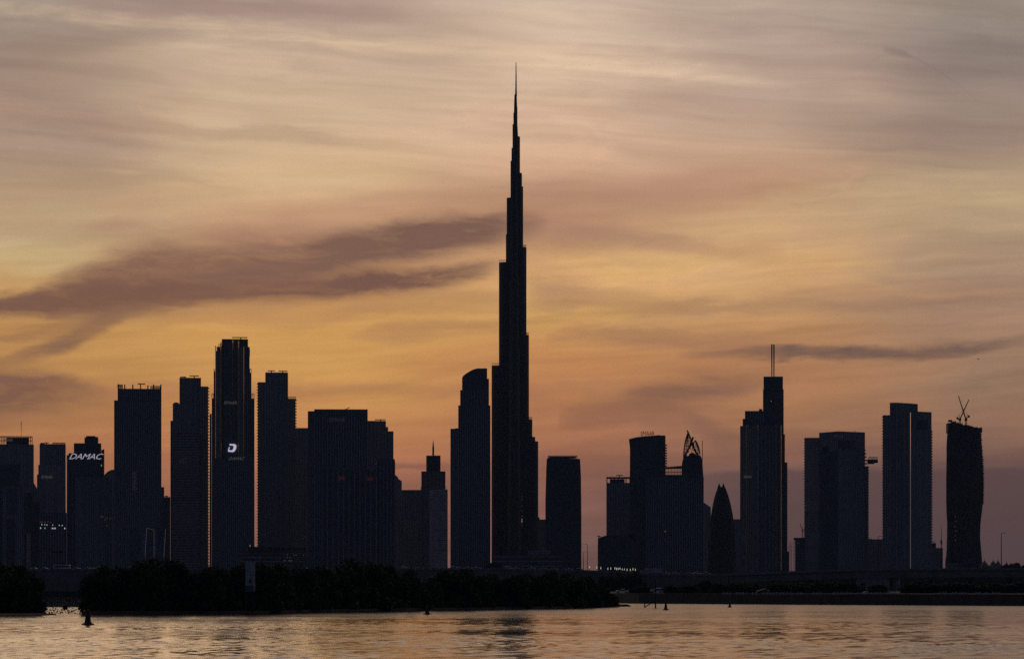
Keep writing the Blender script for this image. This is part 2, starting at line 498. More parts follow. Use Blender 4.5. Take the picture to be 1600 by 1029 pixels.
class Tower:
    def __init__(s, name, label, Y, xc, cat='tower', group=None):
        s.Y = Y
        s.o = thing(name, label, cat, (px(xc, Y), Y, GZ), group)
        s.o.rotation_euler = (0, 0, -math.atan2(px(xc, Y), Y))     # fronts face the creek

    def ext(s, x0, x1, yf, yb):
        a, b = px(x0, s.Y), px(x1, s.Y)
        if b - a < .5:
            c = px((x0 + x1) / 2, yf)
            w = max(.25, (x1 - x0) / F * yf / 2)
            a, b = c - w, c + w
        return a, b

    def col(s, part, x0, x1, yt, off=0.0, dep=36.0, m='mid', yb=None, parapet=True, **detail):
        """one upright volume from the ground (or photo row yb) up to photo row yt; its silhouette spans x0..x1 in the photo"""
        f, k = s.Y + off, s.Y + off + dep
        X0, X1 = s.ext(x0, x1, f, k)
        z1 = pz(yt, f)
        z0 = GZ if yb is None else pz(yb, f)
        b = MB()
        b.box(X0, X1, f, k, z0, z1)
        if parapet and X1 - X0 > 8:      # a parapet round the roof
            t = .4
            for q in ((X0, X1, f, f + t), (X0, X1, k - t, k), (X0, X0 + t, f + t, k - t), (X1 - t, X1, f + t, k - t)):
                b.box(q[0], q[1], q[2], q[3], z1 + .002, z1 + ROOFH)
        o = b.build(part, FA[m] if isinstance(m, str) else m, s.o)
        s.detail(X0, X1, f, k, z0, z1, o, **detail)
        return o, (X0, X1, f, k, z0, z1)

    def detail(s, X0, X1, f, k, z0, z1, o, fins=0, fp=.7, fw=.5, bands=0, bp=.16, bh=.9, balc=None, bal=1.6, bfl=4.3, finm=None, ztop=0, louvre=None):
        if fins:
            b = MB()
            for i in range(fins + 1):
                x = X0 + (X1 - X0 - fw) * i / fins
                b.box(x, x + fw, f - fp, f - .003, z0, z1 - ztop)
            b.build('fins', finm or M_FIN, o)
        if bands:
            b = MB()
            z = z0 + bands
            while z < z1 - bh:
                b.box(X0 + .1, X1 - .1, f - bp, f - .003, z, z + bh)
                z += bands
            b.build('floor_bands', M_SLAB, o)
        if balc:
            for side in balc:
                b = MB()
                z = z1 - 2.0
                while z > z0 + 20:
                    # a stack of cantilevered balconies with upstands
                    if side == 'L':
                        b.box(X0 - bal, X0 - .003, f + 2, f + 12, z, z + 1.35)
                    else:
                        b.box(X1 + .003, X1 + bal, f + 2, f + 12, z, z + 1.35)
                    z -= bfl
                b.build('balconies', M_SLAB, o)

    def box(s, part, x0, x1, y0, y1, off=0.0, dep=3.0, m=None, parent=None):
        f, k = s.Y + off, s.Y + off + dep
        X0, X1 = s.ext(x0, x1, f, k)
        return MB().box(X0, X1, f, k, pz(y1, f), pz(y0, f)).build(part, m or M_DARK, parent or s.o)

    def post(s, part, x, y0, y1, r=.5, off=5.0, m=None, r1=None, parent=None):
        Yp = s.Y + off
        return MB().tube([(px(x, s.Y), Yp, pz(y1, Yp)), (px(x, s.Y), Yp, pz(y0, Yp))], [r, r1 if r1 is not None else r]).build(part, m or M_DARK, parent or s.o)

    def slab(s, part, outline, off=0.0, dep=36.0, m='mid', parent=None):
        f, k = s.Y + off, s.Y + off + dep
        return MB().slab([(px(x, s.Y), pz(y, f)) for x, y in outline], f, k).build(part, FA[m] if isinstance(m, str) else m, parent or s.o)

    def ridge(s, x, y0, y1, off=0.0, w=.55, p=1.2, m=None, parent=None, part='metal_trim'):
        """a bronze V-shaped trim strip standing on the front wall"""
        f = s.Y + off
        X = px(x, s.Y)
        ring = [(X - w, f - .003), (X, f - p), (X + w, f - .003)]
        return MB().prism(ring, pz(y1, f), pz(y0, f)).build(part, m or M_BRONZE, parent or s.o)

    def frame(s, part, x0, x1, y0, y1, off=0.0, dep=8.0, n=1, t=.6, m=None, parent=None, rails=1):
        """open frame: posts and a top rail, sky between them"""
        f, k = s.Y + off, s.Y + off + dep
        X0, X1 = s.ext(x0, x1, f, k)
        zt, zb = pz(y0, f), pz(y1, f)
        b = MB()
        for yy in (f, k - t):
            b.box(X0, X1, yy, yy + t, zt - t, zt)
            for r in range(1, rails):
                zz = zb + (zt - zb) * r / rails
                b.box(X0, X1, yy + .02, yy + t - .02, zz, zz + t * .7)
            for i in range(n + 1):
                x = X0 + (X1 - X0 - t) * i / max(1, n)
                b.box(x, x + t, yy + .01, yy + t - .01, zb, zt - t - .002)
        for x in (X0, X1 - t):
            b.box(x, x + t, f + t + .002, k - t - .002, zt - t, zt)
        return b.build(part, m or M_DARK, parent or s.o)

    def roof_crane(s, x, y, half, left=1.0, right=1.0, off=8.0, h=None):
        """window-cleaning crane: mast and jib on the roof"""
        Yc = s.Y + off
        X, z = px(x, s.Y), pz(y, Yc)
        hw = half / F * Yc
        hh = h or 5.0
        o = MB().box(X - .8, X + .8, Yc - .8, Yc + .8, z - hh, z - .9).build('roof_crane', M_DARK, s.o)
        MB().box(X - hw * left, X + hw * right, Yc - .7, Yc + .7, z - .898, z + .5).build('jib', M_DARK, o)
        return o

    def text(s, body, x0, x1, ybase, ytop, off=0.0, m=None, shear=0.0, vert=False, depth=.5, part='sign_letters', gap=1.0):
        f = s.Y + off - .6
        return sign(body, px(x0, s.Y), px(x1, s.Y), pz(ybase, f), pz(ytop, f), f, m or M_SIGN, s.o, shear, vert, part, gap)

    def windows(s, spots, off, m, name='lit_window', w=1.0, h=1.6):
        f = s.Y + off
        for x, y in spots:
            X, z = px(x, s.Y), pz(y, f)
            MB().box(X - w, X + w, f - .35, f - .004, z - h, z + h).build(name, m, s.o)


def sign(body, X0, X1, Z0, Z1, Y, m, parent, shear=0.0, vert=False, part='sign_letters', gap=1.0, bold=0.0):
    cu = bpy.data.curves.new('text', 'FONT')
    cu.body = body
    cu.size = 1
    cu.shear = shear
    cu.space_character = gap
    cu.extrude = .02
    cu.offset = bold
    cu.resolution_u = 3
    tmp = bpy.data.objects.new('text', cu)
    COL.objects.link(tmp)
    bpy.context.view_layer.update()
    me = bpy.data.meshes.new_from_object(tmp)
    bpy.data.objects.remove(tmp)
    bpy.data.curves.remove(cu)
    co = np.array([v.co[:] for v in me.vertices])
    lo, hi = co.min(0), co.max(0)
    n = (co - lo) / np.maximum(hi - lo, 1e-6)
    off = np.array(parent_world(parent)[:]) if parent is not None else np.zeros(3)
    if vert:       # reads upwards
        n = np.stack([1 - n[:, 1], n[:, 0], n[:, 2]], 1)
    w = np.stack([X0 + n[:, 0] * (X1 - X0), Y - .3 * n[:, 2], Z0 + n[:, 1] * (Z1 - Z0)], 1) - off
    for v, p in zip(me.vertices, w):
        v.co = p
    me.name = part
    me.materials.clear()
    me.materials.append(m)
    o = bpy.data.objects.new(part, me)
    COL.objects.link(o)
    if parent is not None:
        o.parent = parent
    return o


def stadium(cx, cy, ang, length, r, n=8):
    """footprint of a wing: from the centre out to a rounded nose"""
    d = Vector((math.cos(ang), math.sin(ang)))
    p = Vector((-d.y, d.x))
    c = Vector((cx, cy))
    out = [c + p * r * -1]
    e = c + d * max(length - r, .01)
    for i in range(n + 1):
        t = -math.pi / 2 + math.pi * i / n
        out.append(e + r * (math.cos(t) * d + math.sin(t) * p))
    out.append(c + p * r)
    return [(q.x, q.y) for q in out]


# ------------------------------------------------------------------ the skyline, left to right
# far-left tower with an open crown
t = Tower('crowned_tower', 'dark tower cut by the left edge with an open columned crown and thin mast', 5500, 22)
t.col('body', -14, 52.5, 695, 0, 40, 'mid', fins=14)
t.col('wall_panel', -10, 31, 725, -3, 2.9, 'dark', parapet=False)
c, _ = t.col('crown_core', 10, 45, 683.5, 6, 28, 'dark', parapet=False)
t.frame('crown_frame', -14, 50.5, 681, 695, 1.5, 37, n=24, t=.9, rails=2)
t.text('EMAAR', 6, 20, 689.5, 684.5, 1.0, M_SIGND)
t.post('mast', 33, 682, 658, .55, 18, r1=.2)
t = Tower('pale_block', 'pale slab block with a recessed dark strip, lowest block at the left edge', 4700, 25, 'building')
t.col('body', 4, 38, 762, 0, 26, 'mid')
t.col('recess_panel', 11.5, 25, 762.5, -.8, .79, 'glass', parapet=False, yb=803)
t.col('lower_panel', 10, 24, 810, -.8, .79, 'dark', parapet=False)
t.col('side_wing', -6, 4, 770, 4, 20, 'dark')
t = Tower('dark_block', 'near-black block with a flat top in front of the crowned tower', 4600, 50, 'building')
t.col('body', 37, 62.5, 785, 0, 24, 'dark')
t.col('roof_house', 38.5, 51, 771, 5, 14, 'dark')
t.col('annex', 41, 47.5, 833, -6, 5.9, 'pale')
t = Tower('gabled_hall', 'low building with a sloping dark roof between two left-hand towers', 5300, 54, 'building')
t.slab('body', [(36, 785), (36, 750), (52, 752), (59.5, 766), (59.5, 785), (59.5, 915), (36, 915)], 0, 20, 'mid')
# stepped pale tower
t = Tower('stepped_tower', 'slim stepped tower with close vertical ribs and a ragged low parapet', 5150, 80)
t.col('body', 60, 101.5, 727, -1, 34, 'pale', fins=17, fp=1.0)
t.col('upper_body', 62, 102.5, 694.5, 1, 30, 'mid', fins=13)
t.col('shoulder', 58, 68, 742, -3, 24, 'mid')
t.frame('parapet_screen', 82, 102, 691, 694.3, 2, 20, n=10, t=.7)
t.box('parapet_block', 63, 70, 694.3, 691.5, 3, 12)
t.roof_crane(72.5, 691.3, 3.0, 1.0, 1.2)
t.text('EMAAR', 65, 82, 747, 742.5, -3.8, M_SIGND)
t = Tower('podium_block', 'low block below the stepped tower with two rows of bright windows', 4500, 82, 'building')
t.col('body', 62.3, 104, 802, 0, 26, 'dark', fins=10)
t.windows([(65.5, 819), (70.3, 819), (73.4, 819.5), (82.6, 819.7), (92.5, 820), (97, 820.3)], 0, M_WINW, w=.45, h=.7)
t.windows([(63.6, 824.4), (70.5, 824.5), (81.8, 824.8), (84.6, 824.8), (86.8, 824.8), (101, 824.8)], 0, M_WINW, w=.6, h=.9)
t.windows([(64.5, 815.2), (66.5, 815), (70.5, 815), (75, 814.5), (79, 815.3)], 0, M_WINO, w=.8, h=.8)
# tower with the large lit sign
t = Tower('signed_tower', 'tower with a large white lit sign across its stepped top', 5050, 134)
t.col('body', 106, 162.5, 717, 0, 34, 'dark', fins=8)
t.col('dark_band', 110, 157, 719, -1, .95, 'glass', parapet=False, yb=741)
t.slab('side_screen', [(104.5, 915), (104.5, 711), (115, 708.5), (115, 915)], 2, 12, 'dark')
t.col('upper_body', 115.5, 158, 692, 4, 26, 'dark', parapet=False)
c, _ = t.col('crown', 132, 153.5, 683, 6, 20, 'dark', parapet=False)
t.box('crown_cap', 134.5, 149, 683, 680.6, 8, 14)
t.box('crown_cap', 149, 152.5, 683, 682, 9, 10)
t.slab('side_screen', [(158.2, 742), (158.2, 702.5), (162.8, 701), (162.8, 742)], 3, 6, M_DARK)
sb = t.box('sign_board', 107.5, 160, 717, 707.5, -1.2, 1.1)
t.text('DAMAC', 108.2, 161.5, 717, 708.2, -1.4, M_SIGN, shear=.45, gap=.92)
t.windows([(105, 720)], 0, M_STRIP, w=.6, h=1.5)
t.windows([(158.3, 726.5)], -1.2, M_WINY, w=.5, h=1.3)
t.col('lower_wing', 118, 175, 746.5, -14, 13, 'mid', fins=15, fp=1.0)
t.windows([(160, 807), (164, 811), (167, 808), (166.5, 820.5), (172, 809.5), (158, 806)], -15, M_WINO, w=.9, h=.7)
# domed roof behind
t = Tower('domed_hall', 'rounded roof peeping out behind the dark flat-crowned tower', 5900, 174, 'building')
prof = []
for i in range(13):
    a = math.pi * i / 12
    prof.append((178 - 21 * math.cos(a), 762 - 29 * math.sin(a)))
t.slab('roof', [(157, 915)] + prof + [(199, 915)], 0, 40, 'mid')
# broad dark tower with picket crown
t = Tower('picket_tower', 'broad dark tower whose crown is a row of upright pickets', 5000, 215)
t.col('body', 178.5, 252, 626.5, 0, 42, 'dark', fins=26, fp=.9)
t.col('upper_body', 184, 252, 607, 1.5, 38, 'dark', parapet=False, fins=22)
t.frame('crown_pickets', 184, 192, 600.5, 607, 2, 36, n=4, t=1.1)
t.frame('crown_pickets', 235, 252, 602.5, 607, 2, 36, n=9, t=.9)
for i, x in enumerate((184.6, 195, 207.5, 231, 240, 251.2)):
    t.post('picket', x, 607, (600, 600.5, 600.5, 601.5, 600, 600)[i], .9, 6)
t.roof_crane(219.5, 599.3, 5.5, .8, 1.3, 12, 8)
t.text('EMAAR', 206.5, 213.5, 765, 736, -.9, M_SIGNF, vert=True)
t = Tower('mid_rise', 'low stepped block filling the gap right of the picket-crowned tower', 5700, 258, 'building')
t.col('body', 246, 256.5, 761.5, 0, 20, 'dark')
t.col('lower_body', 256.5, 266, 777, 2, 20, 'dark')
t.roof_crane(260, 774.5, 3, 1, 1)
t = Tower('prism_pavilion', 'low glass building of slanted prisms outlined by faint light strips', 4300, 232, 'pavilion')
for pts in ([(202, 890), (204, 826), (219, 827), (221, 890)], [(226.5, 890), (229.5, 824.5), (240.5, 828), (240.5, 890)], [(244, 890), (246, 820.5), (258.5, 826), (255.5, 890)]):
    t.slab('prism', pts, 0, 22, 'glass')
f = t.Y - .3
for (x0, y0, x1, y1) in ((229.4, 825, 226.6, 870), (229.5, 824.3, 240.5, 827.8), (240.6, 828, 240.6, 870), (258.5, 826, 255.8, 870)):
    MB().bar((px(x0, f), f, pz(y0, f)), (px(x1, f), f, pz(y1, f)), .45).build('light_strip', M_STRIP, t.o)
for i in range(7):
    y = 835 + 4.6 * i
    for xa, xb in ((224, 227.5), (242, 245)):
        MB().box(px(xa, f), px(xb, f), f, f + .25, pz(y + .6, f), pz(y, f)).build('blue_light', M_BLUE, t.o)
# tower with balconies on the right
t = Tower('balcony_tower', 'stepped tower with a lower banded body and ladder of balconies on its right edge', 5250, 298)
t.col('body', 280.5, 314, 591, 2, 36, 'mid', fins=8)
t.col('left_wing', 270, 280.5, 631.5, 1, 34, 'mid', fins=4)
t.col('right_wing', 314, 325.2, 604.5, 0, 34, 'stone', balc='R', bfl=4.9, bal=1.7, fins=3)
t.col('lower_body', 269, 312, 674, -9, 8.9, 'band', bands=4.4, parapet=False)
t.col('base_wing', 266.5, 270, 657, 3, 24, 'dark')
t.col('side_pier', 327.5, 330.5, 646, 9, 20, 'dark')
t.roof_crane(288, 588.6, 6.5, 1, .5, 10, 4)
t.roof_crane(303.5, 586.8, 7.5, 1, 1, 18, 6)
t.box('parapet_block', 271.5, 279, 631, 628.5, 4, 10)
t.windows([(282, 720), (286, 718), (290, 716), (287, 722)], -9, M_SIGNF, w=1.2, h=1.0)
# tallest tower of the left group
t = Tower('tapered_tower', 'tallest stepped tower of the left group, carrying a lit white D emblem', 5100, 365)
t.col('body', 339, 390, 541.5, 3, 42, 'dark', parapet=False)
t.col('crown', 346.5, 387.5, 529.5, 8, 30, 'dark', parapet=False, fins=6)
t.frame('crown_frame', 341.5, 347, 537.3, 541.5, 5, 30, n=2)
t.frame('crown_frame', 387, 390.5, 545.3, 555, 5, 34, n=1)
t.col('left_wing', 334, 345, 581, 1, 36, 'dark', fins=3)
t.frame('wing_frame', 334, 339, 576.3, 581, 2, 32, n=2)
t.col('right_wing', 383, 392.8, 583, 1, 36, 'dark', fins=3)
t.frame('wing_frame', 388, 392.8, 575.5, 583, 2, 32, n=2)
t.col('lower_left_wing', 331, 336.5, 622, -1, 34, 'dark')
t.frame('wing_frame', 330.8, 336.5, 614.5, 622, 0, 30, n=2)
t.col('lower_right_wing', 391, 397.5, 622, -1, 34, 'dark')
t.frame('wing_frame', 392.5, 397.5, 614.3, 622, 0, 30, n=2)
t.col('front_bay', 337.5, 346, 548, -2, 2.9, 'mid', parapet=False)
t.col('front_bay', 372.5, 382, 543, -2, 2.9, 'mid', parapet=False)
t.col('dark_bay', 349, 372, 535, -.5, 3.4, 'glass', parapet=False)
for x, y0, y1, o in ((337.2, 715, 540, -2), (345.3, 715, 534, -2), (363.8, 618, 531, -.5), (360.4, 700, 620, -.5), (372.5, 715, 532, -2), (380.6, 715, 541, -2)):
    t.ridge(x, y0, y1, o, .8, .92)
t.col('lower_body', 331, 395.5, 716.5, -6, 3.9, 'dark', parapet=False, fins=20)
t.text('EMAAR', 351, 370.5, 631.2, 626.4, -2.2, M_SIGND)
t.roof_crane(376, 526.9, 13, 1, .8, 18, 4)
# the D emblem: a slanted D with the upper left of its bowl cut away
f = t.Y - 3.0
dz = lambda x, y: (px(x, f), pz(y, f))
outer = [(358.2, 693), (366, 693.2), (368.4, 694.5), (369.2, 696.8), (368.6, 700.5), (366.8, 704), (364.2, 705.8), (356.0, 705.2), (357.6, 702.6), (362.4, 703), (364.2, 700.4), (364.8, 697), (363.8, 695.6), (358.6, 695.4)]
MB().slab([dz(x, y) for x, y in outer], f - .4, f).build('emblem', M_SIGNB, t.o)
st = [(357.6, 698.0), (359.2, 698.0), (358.0, 701.2), (356.9, 703.8), (355.8, 705.0), (356.6, 701)]
MB().slab([dz(x, y) for x, y in st], f - .4, f).build('emblem', M_SIGNB, t.o)
t.text('DAMAC', 357.5, 382.5, 718.2, 713.6, -6.2, M_SIGND, shear=.45)
t.windows([(330.5 + 60, 852)], -6, M_WINY, 'lit_window', .35, 1.6)
# tower with serrated sides
t = Tower('serrated_tower', 'pale ribbed tower with saw-edged balconies on both sides, right of the D-emblem tower', 5300, 432)
t.col('body', 414.5, 450, 583.5, 0, 36, 'mid', fins=9)
t.col('left_wing', 402.8, 414.5, 598, 1, 34, 'stone', balc='L', bfl=4.6, bal=1.4, fins=3)
t.col('right_wing', 450, 461.8, 623.5, 1, 34, 'stone', balc='R', bfl=4.6, bal=1.8, fins=3)
t.frame('wing_frame', 450.2, 462.5, 619, 623.4, 3, 26, n=4)
t.box('roof_house', 414.8, 449.5, 583.4, 581.5, 3, 26)
t.roof_crane(424, 579, 5.5, 1, 1, 10, 5)
t.roof_crane(442, 579.4, 7, 1, 1, 16, 5)
t.ridge(414.8, 880, 598, 0, .35, .6, M_FIN)
# low building with lit windows at the foot
t = Tower('long_podium', 'long low podium with scattered small lit windows behind the mangroves', 4200, 428, 'building')
t.col('body', 374, 478, 862, 0, 30, 'dark', bands=5)
t.box('canopy', 388, 440, 860.5, 853.5, -6, 5.8)
t.box('canopy', 441, 478, 859.5, 855, -5, 4.8)
t.windows([(397.5, 870.3), (405.8, 870.3), (448.8, 870.3), (453.5, 870.3)], -1, M_STRIP, w=.55, h=.55)
t.windows([(459, 866.3), (462.4, 866.4), (474.3, 866.4), (449.3, 866)], -1, M_STRIP, w=.6, h=.6)
t.windows([(452, 875.2), (455, 875.2), (444.5, 875)], -1, M_WINO, w=.8, h=.7)
t = Tower('infill_block', 'plain block between the saw-edged tower and the wide flat-topped block', 5500, 472, 'building')
t.col('body', 461, 482, 670, 0, 30, 'mid', fins=5)
t.frame('roof_rail', 462, 482, 667.8, 670, 4, 16, n=5, t=.4)
# wide block
t = Tower('wide_block', 'widest flat-topped block with a stepped left shoulder', 5200, 528)
t.col('body', 491, 574.5, 640.2, 0, 40, 'dark', fins=20)
t.col('left_wing', 481, 491, 643.2, 2, 34, 'dark', fins=3)
t.box('parapet_rail', 491.5, 574, 640, 639, 2, .5)
t.roof_crane(541, 639.2, 3, 1, .4, 12, 3)
b = MB()
f = t.Y + 12
b.bar((px(540, f), f, pz(639.5, f)), (px(547, f), f, pz(636, f)), .8)
b.build('crane_boom', M_DARK, t.o)
t.text('EMAAR', 515, 539, 658.5, 652.5, -.9, M_SIGNF)
t = Tower('stepped_block', 'stepped block with a flat roof crane beside the wide flat-topped block', 5350, 595)
t.col('body', 574.5, 603, 658.3, 0, 34, 'stone', balc='L', bfl=4.4, fins=5)
t.col('right_wing', 603, 606.5, 666.5, 2, 30, 'mid')
t.col('lower_wing', 606.5, 614.8, 674.5, 3, 30, 'mid', fins=3)
t.col('base_wing', 614.8, 617.5, 720, 4, 28, 'dark')
t.roof_crane(594.5, 655.2, 8, 1.1, 1, 12, 3.5)
t = Tower('display_block', 'dark block in front of the wide one with two faint red firework displays', 4600, 548, 'building')
t.col('body', 503, 588, 735, 0, 30, 'dark', fins=10)
t.col('right_wing', 588, 617, 718, 10, 30, 'dark', fins=5)
f = t.Y - .9
for (cx, cy, R) in ((534, 747, 8.5), (578, 748, 8.5)):
    b = MB()
    for i in range(9):
        a = math.radians(20 + 18 * i + (i % 3) * 4)
        r0, r1 = 1.8, R * (0.7 + .3 * ((i * 7) % 4) / 3)
        b.bar((px(cx + r0 * math.cos(a), f), f, pz(cy + 3 - r0 * math.sin(a), f)), (px(cx + r1 * math.cos(a), f), f, pz(cy + 3 - r1 * math.sin(a), f)), .5)
    b.build('firework_display', M_RED, t.o)
t = Tower('capped_block', 'narrow far block with a sloping cap peeping out left of the spired tower', 6000, 620, 'building')
t.slab('body', [(612, 915), (612, 741), (617.5, 741.5), (621, 744), (623, 748), (627.8, 751), (627.8, 915)], 0, 26, 'mid')
t = Tower('slab_block', 'low pale slab left of the small spired tower', 5600, 646, 'building')
t.col('body', 627.5, 660, 766, 0, 30, 'mid', fins=9)
t.box('roof_rail', 640, 658, 766, 764.8, 4, 6)
t.col('front_wing', 622, 652, 812, -12, 11.8, 'mid')
t = Tower('spired_tower', 'small stepped tower topped by a single pointed spire', 5450, 678)
t.col('body', 658.3, 696, 737, 4, 30, 'mid', fins=6)
t.col('upper_body', 666, 688.3, 712.3, 8, 22, 'dark')
f = t.Y + 19
MB().lathe(px(677.3, f), f, [(1.5, pz(712, f)), (1.55, pz(700, f)), (.9, pz(693, f)), (.15, pz(687, f))], 10).build('spire', M_DARK, t.o)
t.windows([(677.3, 688)], 18.2, M_WINY, 'beacon', .35, .5)
t.col('left_face', 661, 671, 766, -3, 6.9, 'mid', parapet=False)
t.col('pale_face', 671, 676, 765, -4, 7.9, 'bright', parapet=False)
t.col('right_face', 676, 699.5, 765, -3, 6.9, 'bright', fins=2, bands=16)
t.post('roof_aerial', 657.8, 766, 760, .4, 2)
t.post('roof_aerial', 696.8, 762, 760, .5, 2)
# tower with the rounded sloping top, close to the needle
t = Tower('round_shouldered_tower', 'stepped tower with a curved sloping top just left of the needle tower', 5350, 735)
t.slab('crown', [(722, 640), (722, 590), (724, 586.5), (730, 582), (738, 577.5), (745, 575.2), (761.2, 575), (761.2, 640)], 3, 34, 'dark')
t.col('body', 719, 764, 609, 1, 38, 'dark', parapet=False, fins=10)
t.col('right_wing', 752, 764, 592.5, 2, 34, 'dark')
t.col('side_wing', 716, 766.2, 633, -1, 38, 'dark', parapet=False, fins=14)
t.col('lower_wing', 703.8, 716, 670.5, -2, 36, 'dark', fins=5)
t.box('parapet_block', 711, 716, 670.3, 668.6, 4, 8)
for x in (727, 734, 740):
    t.box('crown_louvre', x, x + 2.2, 612, 591 - (x - 727) * .6, 2.2, .7, M_FIND)

# ------------------------------------------------------------------ the needle
BY = 5500.0
t = Tower('needle_tower', 'tallest tower by far, a stepped needle ending in a thin spire', BY, 804)
cx = px(804.5, BY)
b = MB()
left = [(176, 802.4), (194, 801), (231, 799.4), (251, 797.9), (309, 791.9), (366, 790.6), (410, 779.8), (571, 768.3)]
right = [(166, 808.3), (213, 812.3), (270, 815.4), (291, 817.2), (386, 822.4), (523, 826.3), (655, 831.6), (682, 836.2), (689, 840.8)]
for side, steps in (('left', left), ('right', right)):
    for k, (y, x) in enumerate(steps):
        L = abs(px(x, BY) - cx)
        r = min(max(2.2, L * .62), 11.5 - .18 * k)
        ang = math.pi - math.radians(0) if side == 'left' else 0.0
        cy = BY + (3.0 if side == 'left' else 5.5)
        foot = stadium(cx, cy, ang, L, r)
        z1 = pz(y, BY)
        o = MB().prism(foot, GZ, z1).build('wing_tier', FA['needle'], t.o)
        # slender ribs round the nose of the tier
        rb = MB()
        for i in range(1, 10):
            q = foot[i]
            rb.box(q[0] - .22, q[0] + .22, q[1] - .22, q[1] + .22, GZ, z1 - .5)
        rb.build('ribs', M_FIND, o)
        if (side, y) in (('left', 410), ('left', 571), ('right', 386), ('right', 655), ('right', 523)):
            # terrace screens stand on the setbacks
            w = 11 if side == 'left' else 6
            xa, xb = (x, x + w) if side == 'left' else (x - w * .9, x)
            fr = MB()
            X0, X1 = px(xa, BY) + .4, px(xb, BY) - .4
            for i in range(7):
                xx = X0 + (X1 - X0) * i / 6
                fr.box(xx - .22, xx + .22, cy - 4, cy - 3.5, z1 + .002, z1 + 3.4)
            fr.box(X0 - .3, X1 + .3, cy - 4.1, cy - 3.4, z1 + 3.402, z1 + 4.0)
            fr.build('terrace_screen', M_DARK, o)
# third wing, towards the viewer, climbing in its own steps
for k, (y, L) in enumerate(((262, 9), (330, 15), (440, 22), (548, 30), (690, 40), (780, 52))):
    r = 5.5 + 1.05 * k
    foot = stadium(cx - 1, BY, -math.pi / 2, L, r)
    o = MB().prism(foot, GZ, pz(y, BY)).build('wing_tier', FA['needle'], t.o)
    rb = MB()
    for i in range(1, 10):
        q = foot[i]
        rb.box(q[0] - .2, q[0] + .2, q[1] - .2, q[1] + .2, GZ, pz(y, BY) - .5)
    rb.build('ribs', M_FIND, o)
MB().lathe(px(805.6, BY), BY + 2, [(5.2, GZ), (5.2, pz(230, BY)), (3.2, pz(196, BY)), (2.6, pz(166, BY)), (1.9, pz(147.5, BY))], 14).build('core', FA['needle'], t.o)
MB().lathe(px(806.3, BY), BY + 2, [(1.7, pz(150, BY)), (1.3, pz(140, BY)), (1.0, pz(122, BY)), (.75, pz(108, BY)), (.5, pz(97.5, BY))], 10).build('spire', M_STEEL, t.o)
t.windows([(815.6, y) for y in (775, 780, 790, 798, 806, 811, 816, 820)], -46, M_WINO, 'lit_window', .5, 1.0)
t.windows([(815.6, 811), (815.4, 814)], -47, M_WINY, 'lit_window', .45, 1.2)
# blocks at its foot
t = Tower('foot_block', 'low block between the needle tower and the broad dark tower on its right', 5750, 848, 'building')
t.col('body', 838, 858, 812, 0, 24, 'mid')
t.box('roof_house', 839, 843, 812, 807.5, 4, 8)
t = Tower('pale_pavilion', 'low paler hall at the foot of the needle tower', 4300, 830, 'building')
t.col('body', 768, 880, 867.5, 0, 26, 'dark', bands=6)
t.col('upper_hall', 824, 860, 860.5, 4, 16, 'mid')
# tapered broad tower
t = Tower('tapering_block', 'broad dark tower widening slightly downward with a thin roof screen, right of the needle', 5000, 880)
t.slab('body', [(852.2, 915), (852.2, 780), (853.6, 730), (854.3, 717), (856, 714.5), (906.4, 716.5), (907.8, 745), (908.4, 800), (908.4, 915)], 0, 44, 'dark')
t.frame('roof_screen', 856, 902, 711.2, 715, 3, 34, n=16, t=.8)
t.box('roof_house', 858, 900, 715, 713, 10, 18)
b = MB()
for i in range(18):
    x = 855 + 50.5 * i / 17
    b.box(px(x, 5000), px(x, 5000) + .5, 4999.4, 4999.997, GZ, pz(718, 5000))
b.build('fins', M_FIND, t.o)

# ------------------------------------------------------------------ right-hand group
t = Tower('notched_tower', 'blocky tower with square openings under its roof and a small roof crane', 5600, 966)
t.col('body', 947.5, 985, 755, 0, 36, 'mid', fins=9)
t.frame('crown_frame', 947.5, 985, 745, 755, .5, 34, n=6, t=1.6)
t.col('crown_core', 953, 976, 748, 6, 20, 'dark', parapet=False)
t.box('roof_edge', 947.5, 985, 746.3, 744.6, 0, 35)
t.roof_crane(968, 742, 5.5, 1, 1, 10, 3)
t = Tower('sloped_annex', 'low annex with a slanting roofline and a small roof crane, left of the square-notched tower', 5300, 941, 'building')
t.slab('body', [(934, 915), (934, 841.5), (938, 838.5), (947, 836), (1000, 836), (1000, 915)], 0, 30, 'dark')
t.roof_crane(935.8, 837, 2.6, 1, 1, 6, 4)
t = Tower('curved_tower', 'dark tower with a gently arched roof carrying standing sign letters', 5400, 1012)
t.slab('body', [(983.5, 915), (984.3, 700), (982.6, 686), (985, 684.8), (995, 682.5), (1008, 681), (1024, 680), (1028, 679.4), (1039.8, 680), (1039.8, 915)], 0, 38, 'dark')
b = MB()
f = t.Y
for i in range(12):
    x = 986.5 + 51 * i / 11
    b.box(px(x, f), px(x, f) + .5, f - .6, f - .003, GZ, pz(700, f))
b.build('fins', M_FIND, t.o)
b = MB()
for i in range(9):
    y = 694 + 4.05 * i
    b.box(px(1039.8, f), px(1042.2, f), f + 4, f + 14, pz(y + 1.9, f), pz(y, f))
b.build('balconies', M_SLAB, t.o)
t.text('EMAAR', 1001.3, 1022.5, 680.4, 673.4, 5, M_DARK)
b = MB()
for x in (1003, 1008, 1013, 1017.5, 1021):
    b.box(px(x, f + 5), px(x, f + 5) + .4, f + 5.2, f + 5.6, pz(682, f), pz(675, f))
b.build('sign_support', M_DARK, t.o)
t = Tower('lattice_bridge_block', 'glazed link block with a rising roof between the arched and the petal-topped towers', 5500, 1055, 'building')
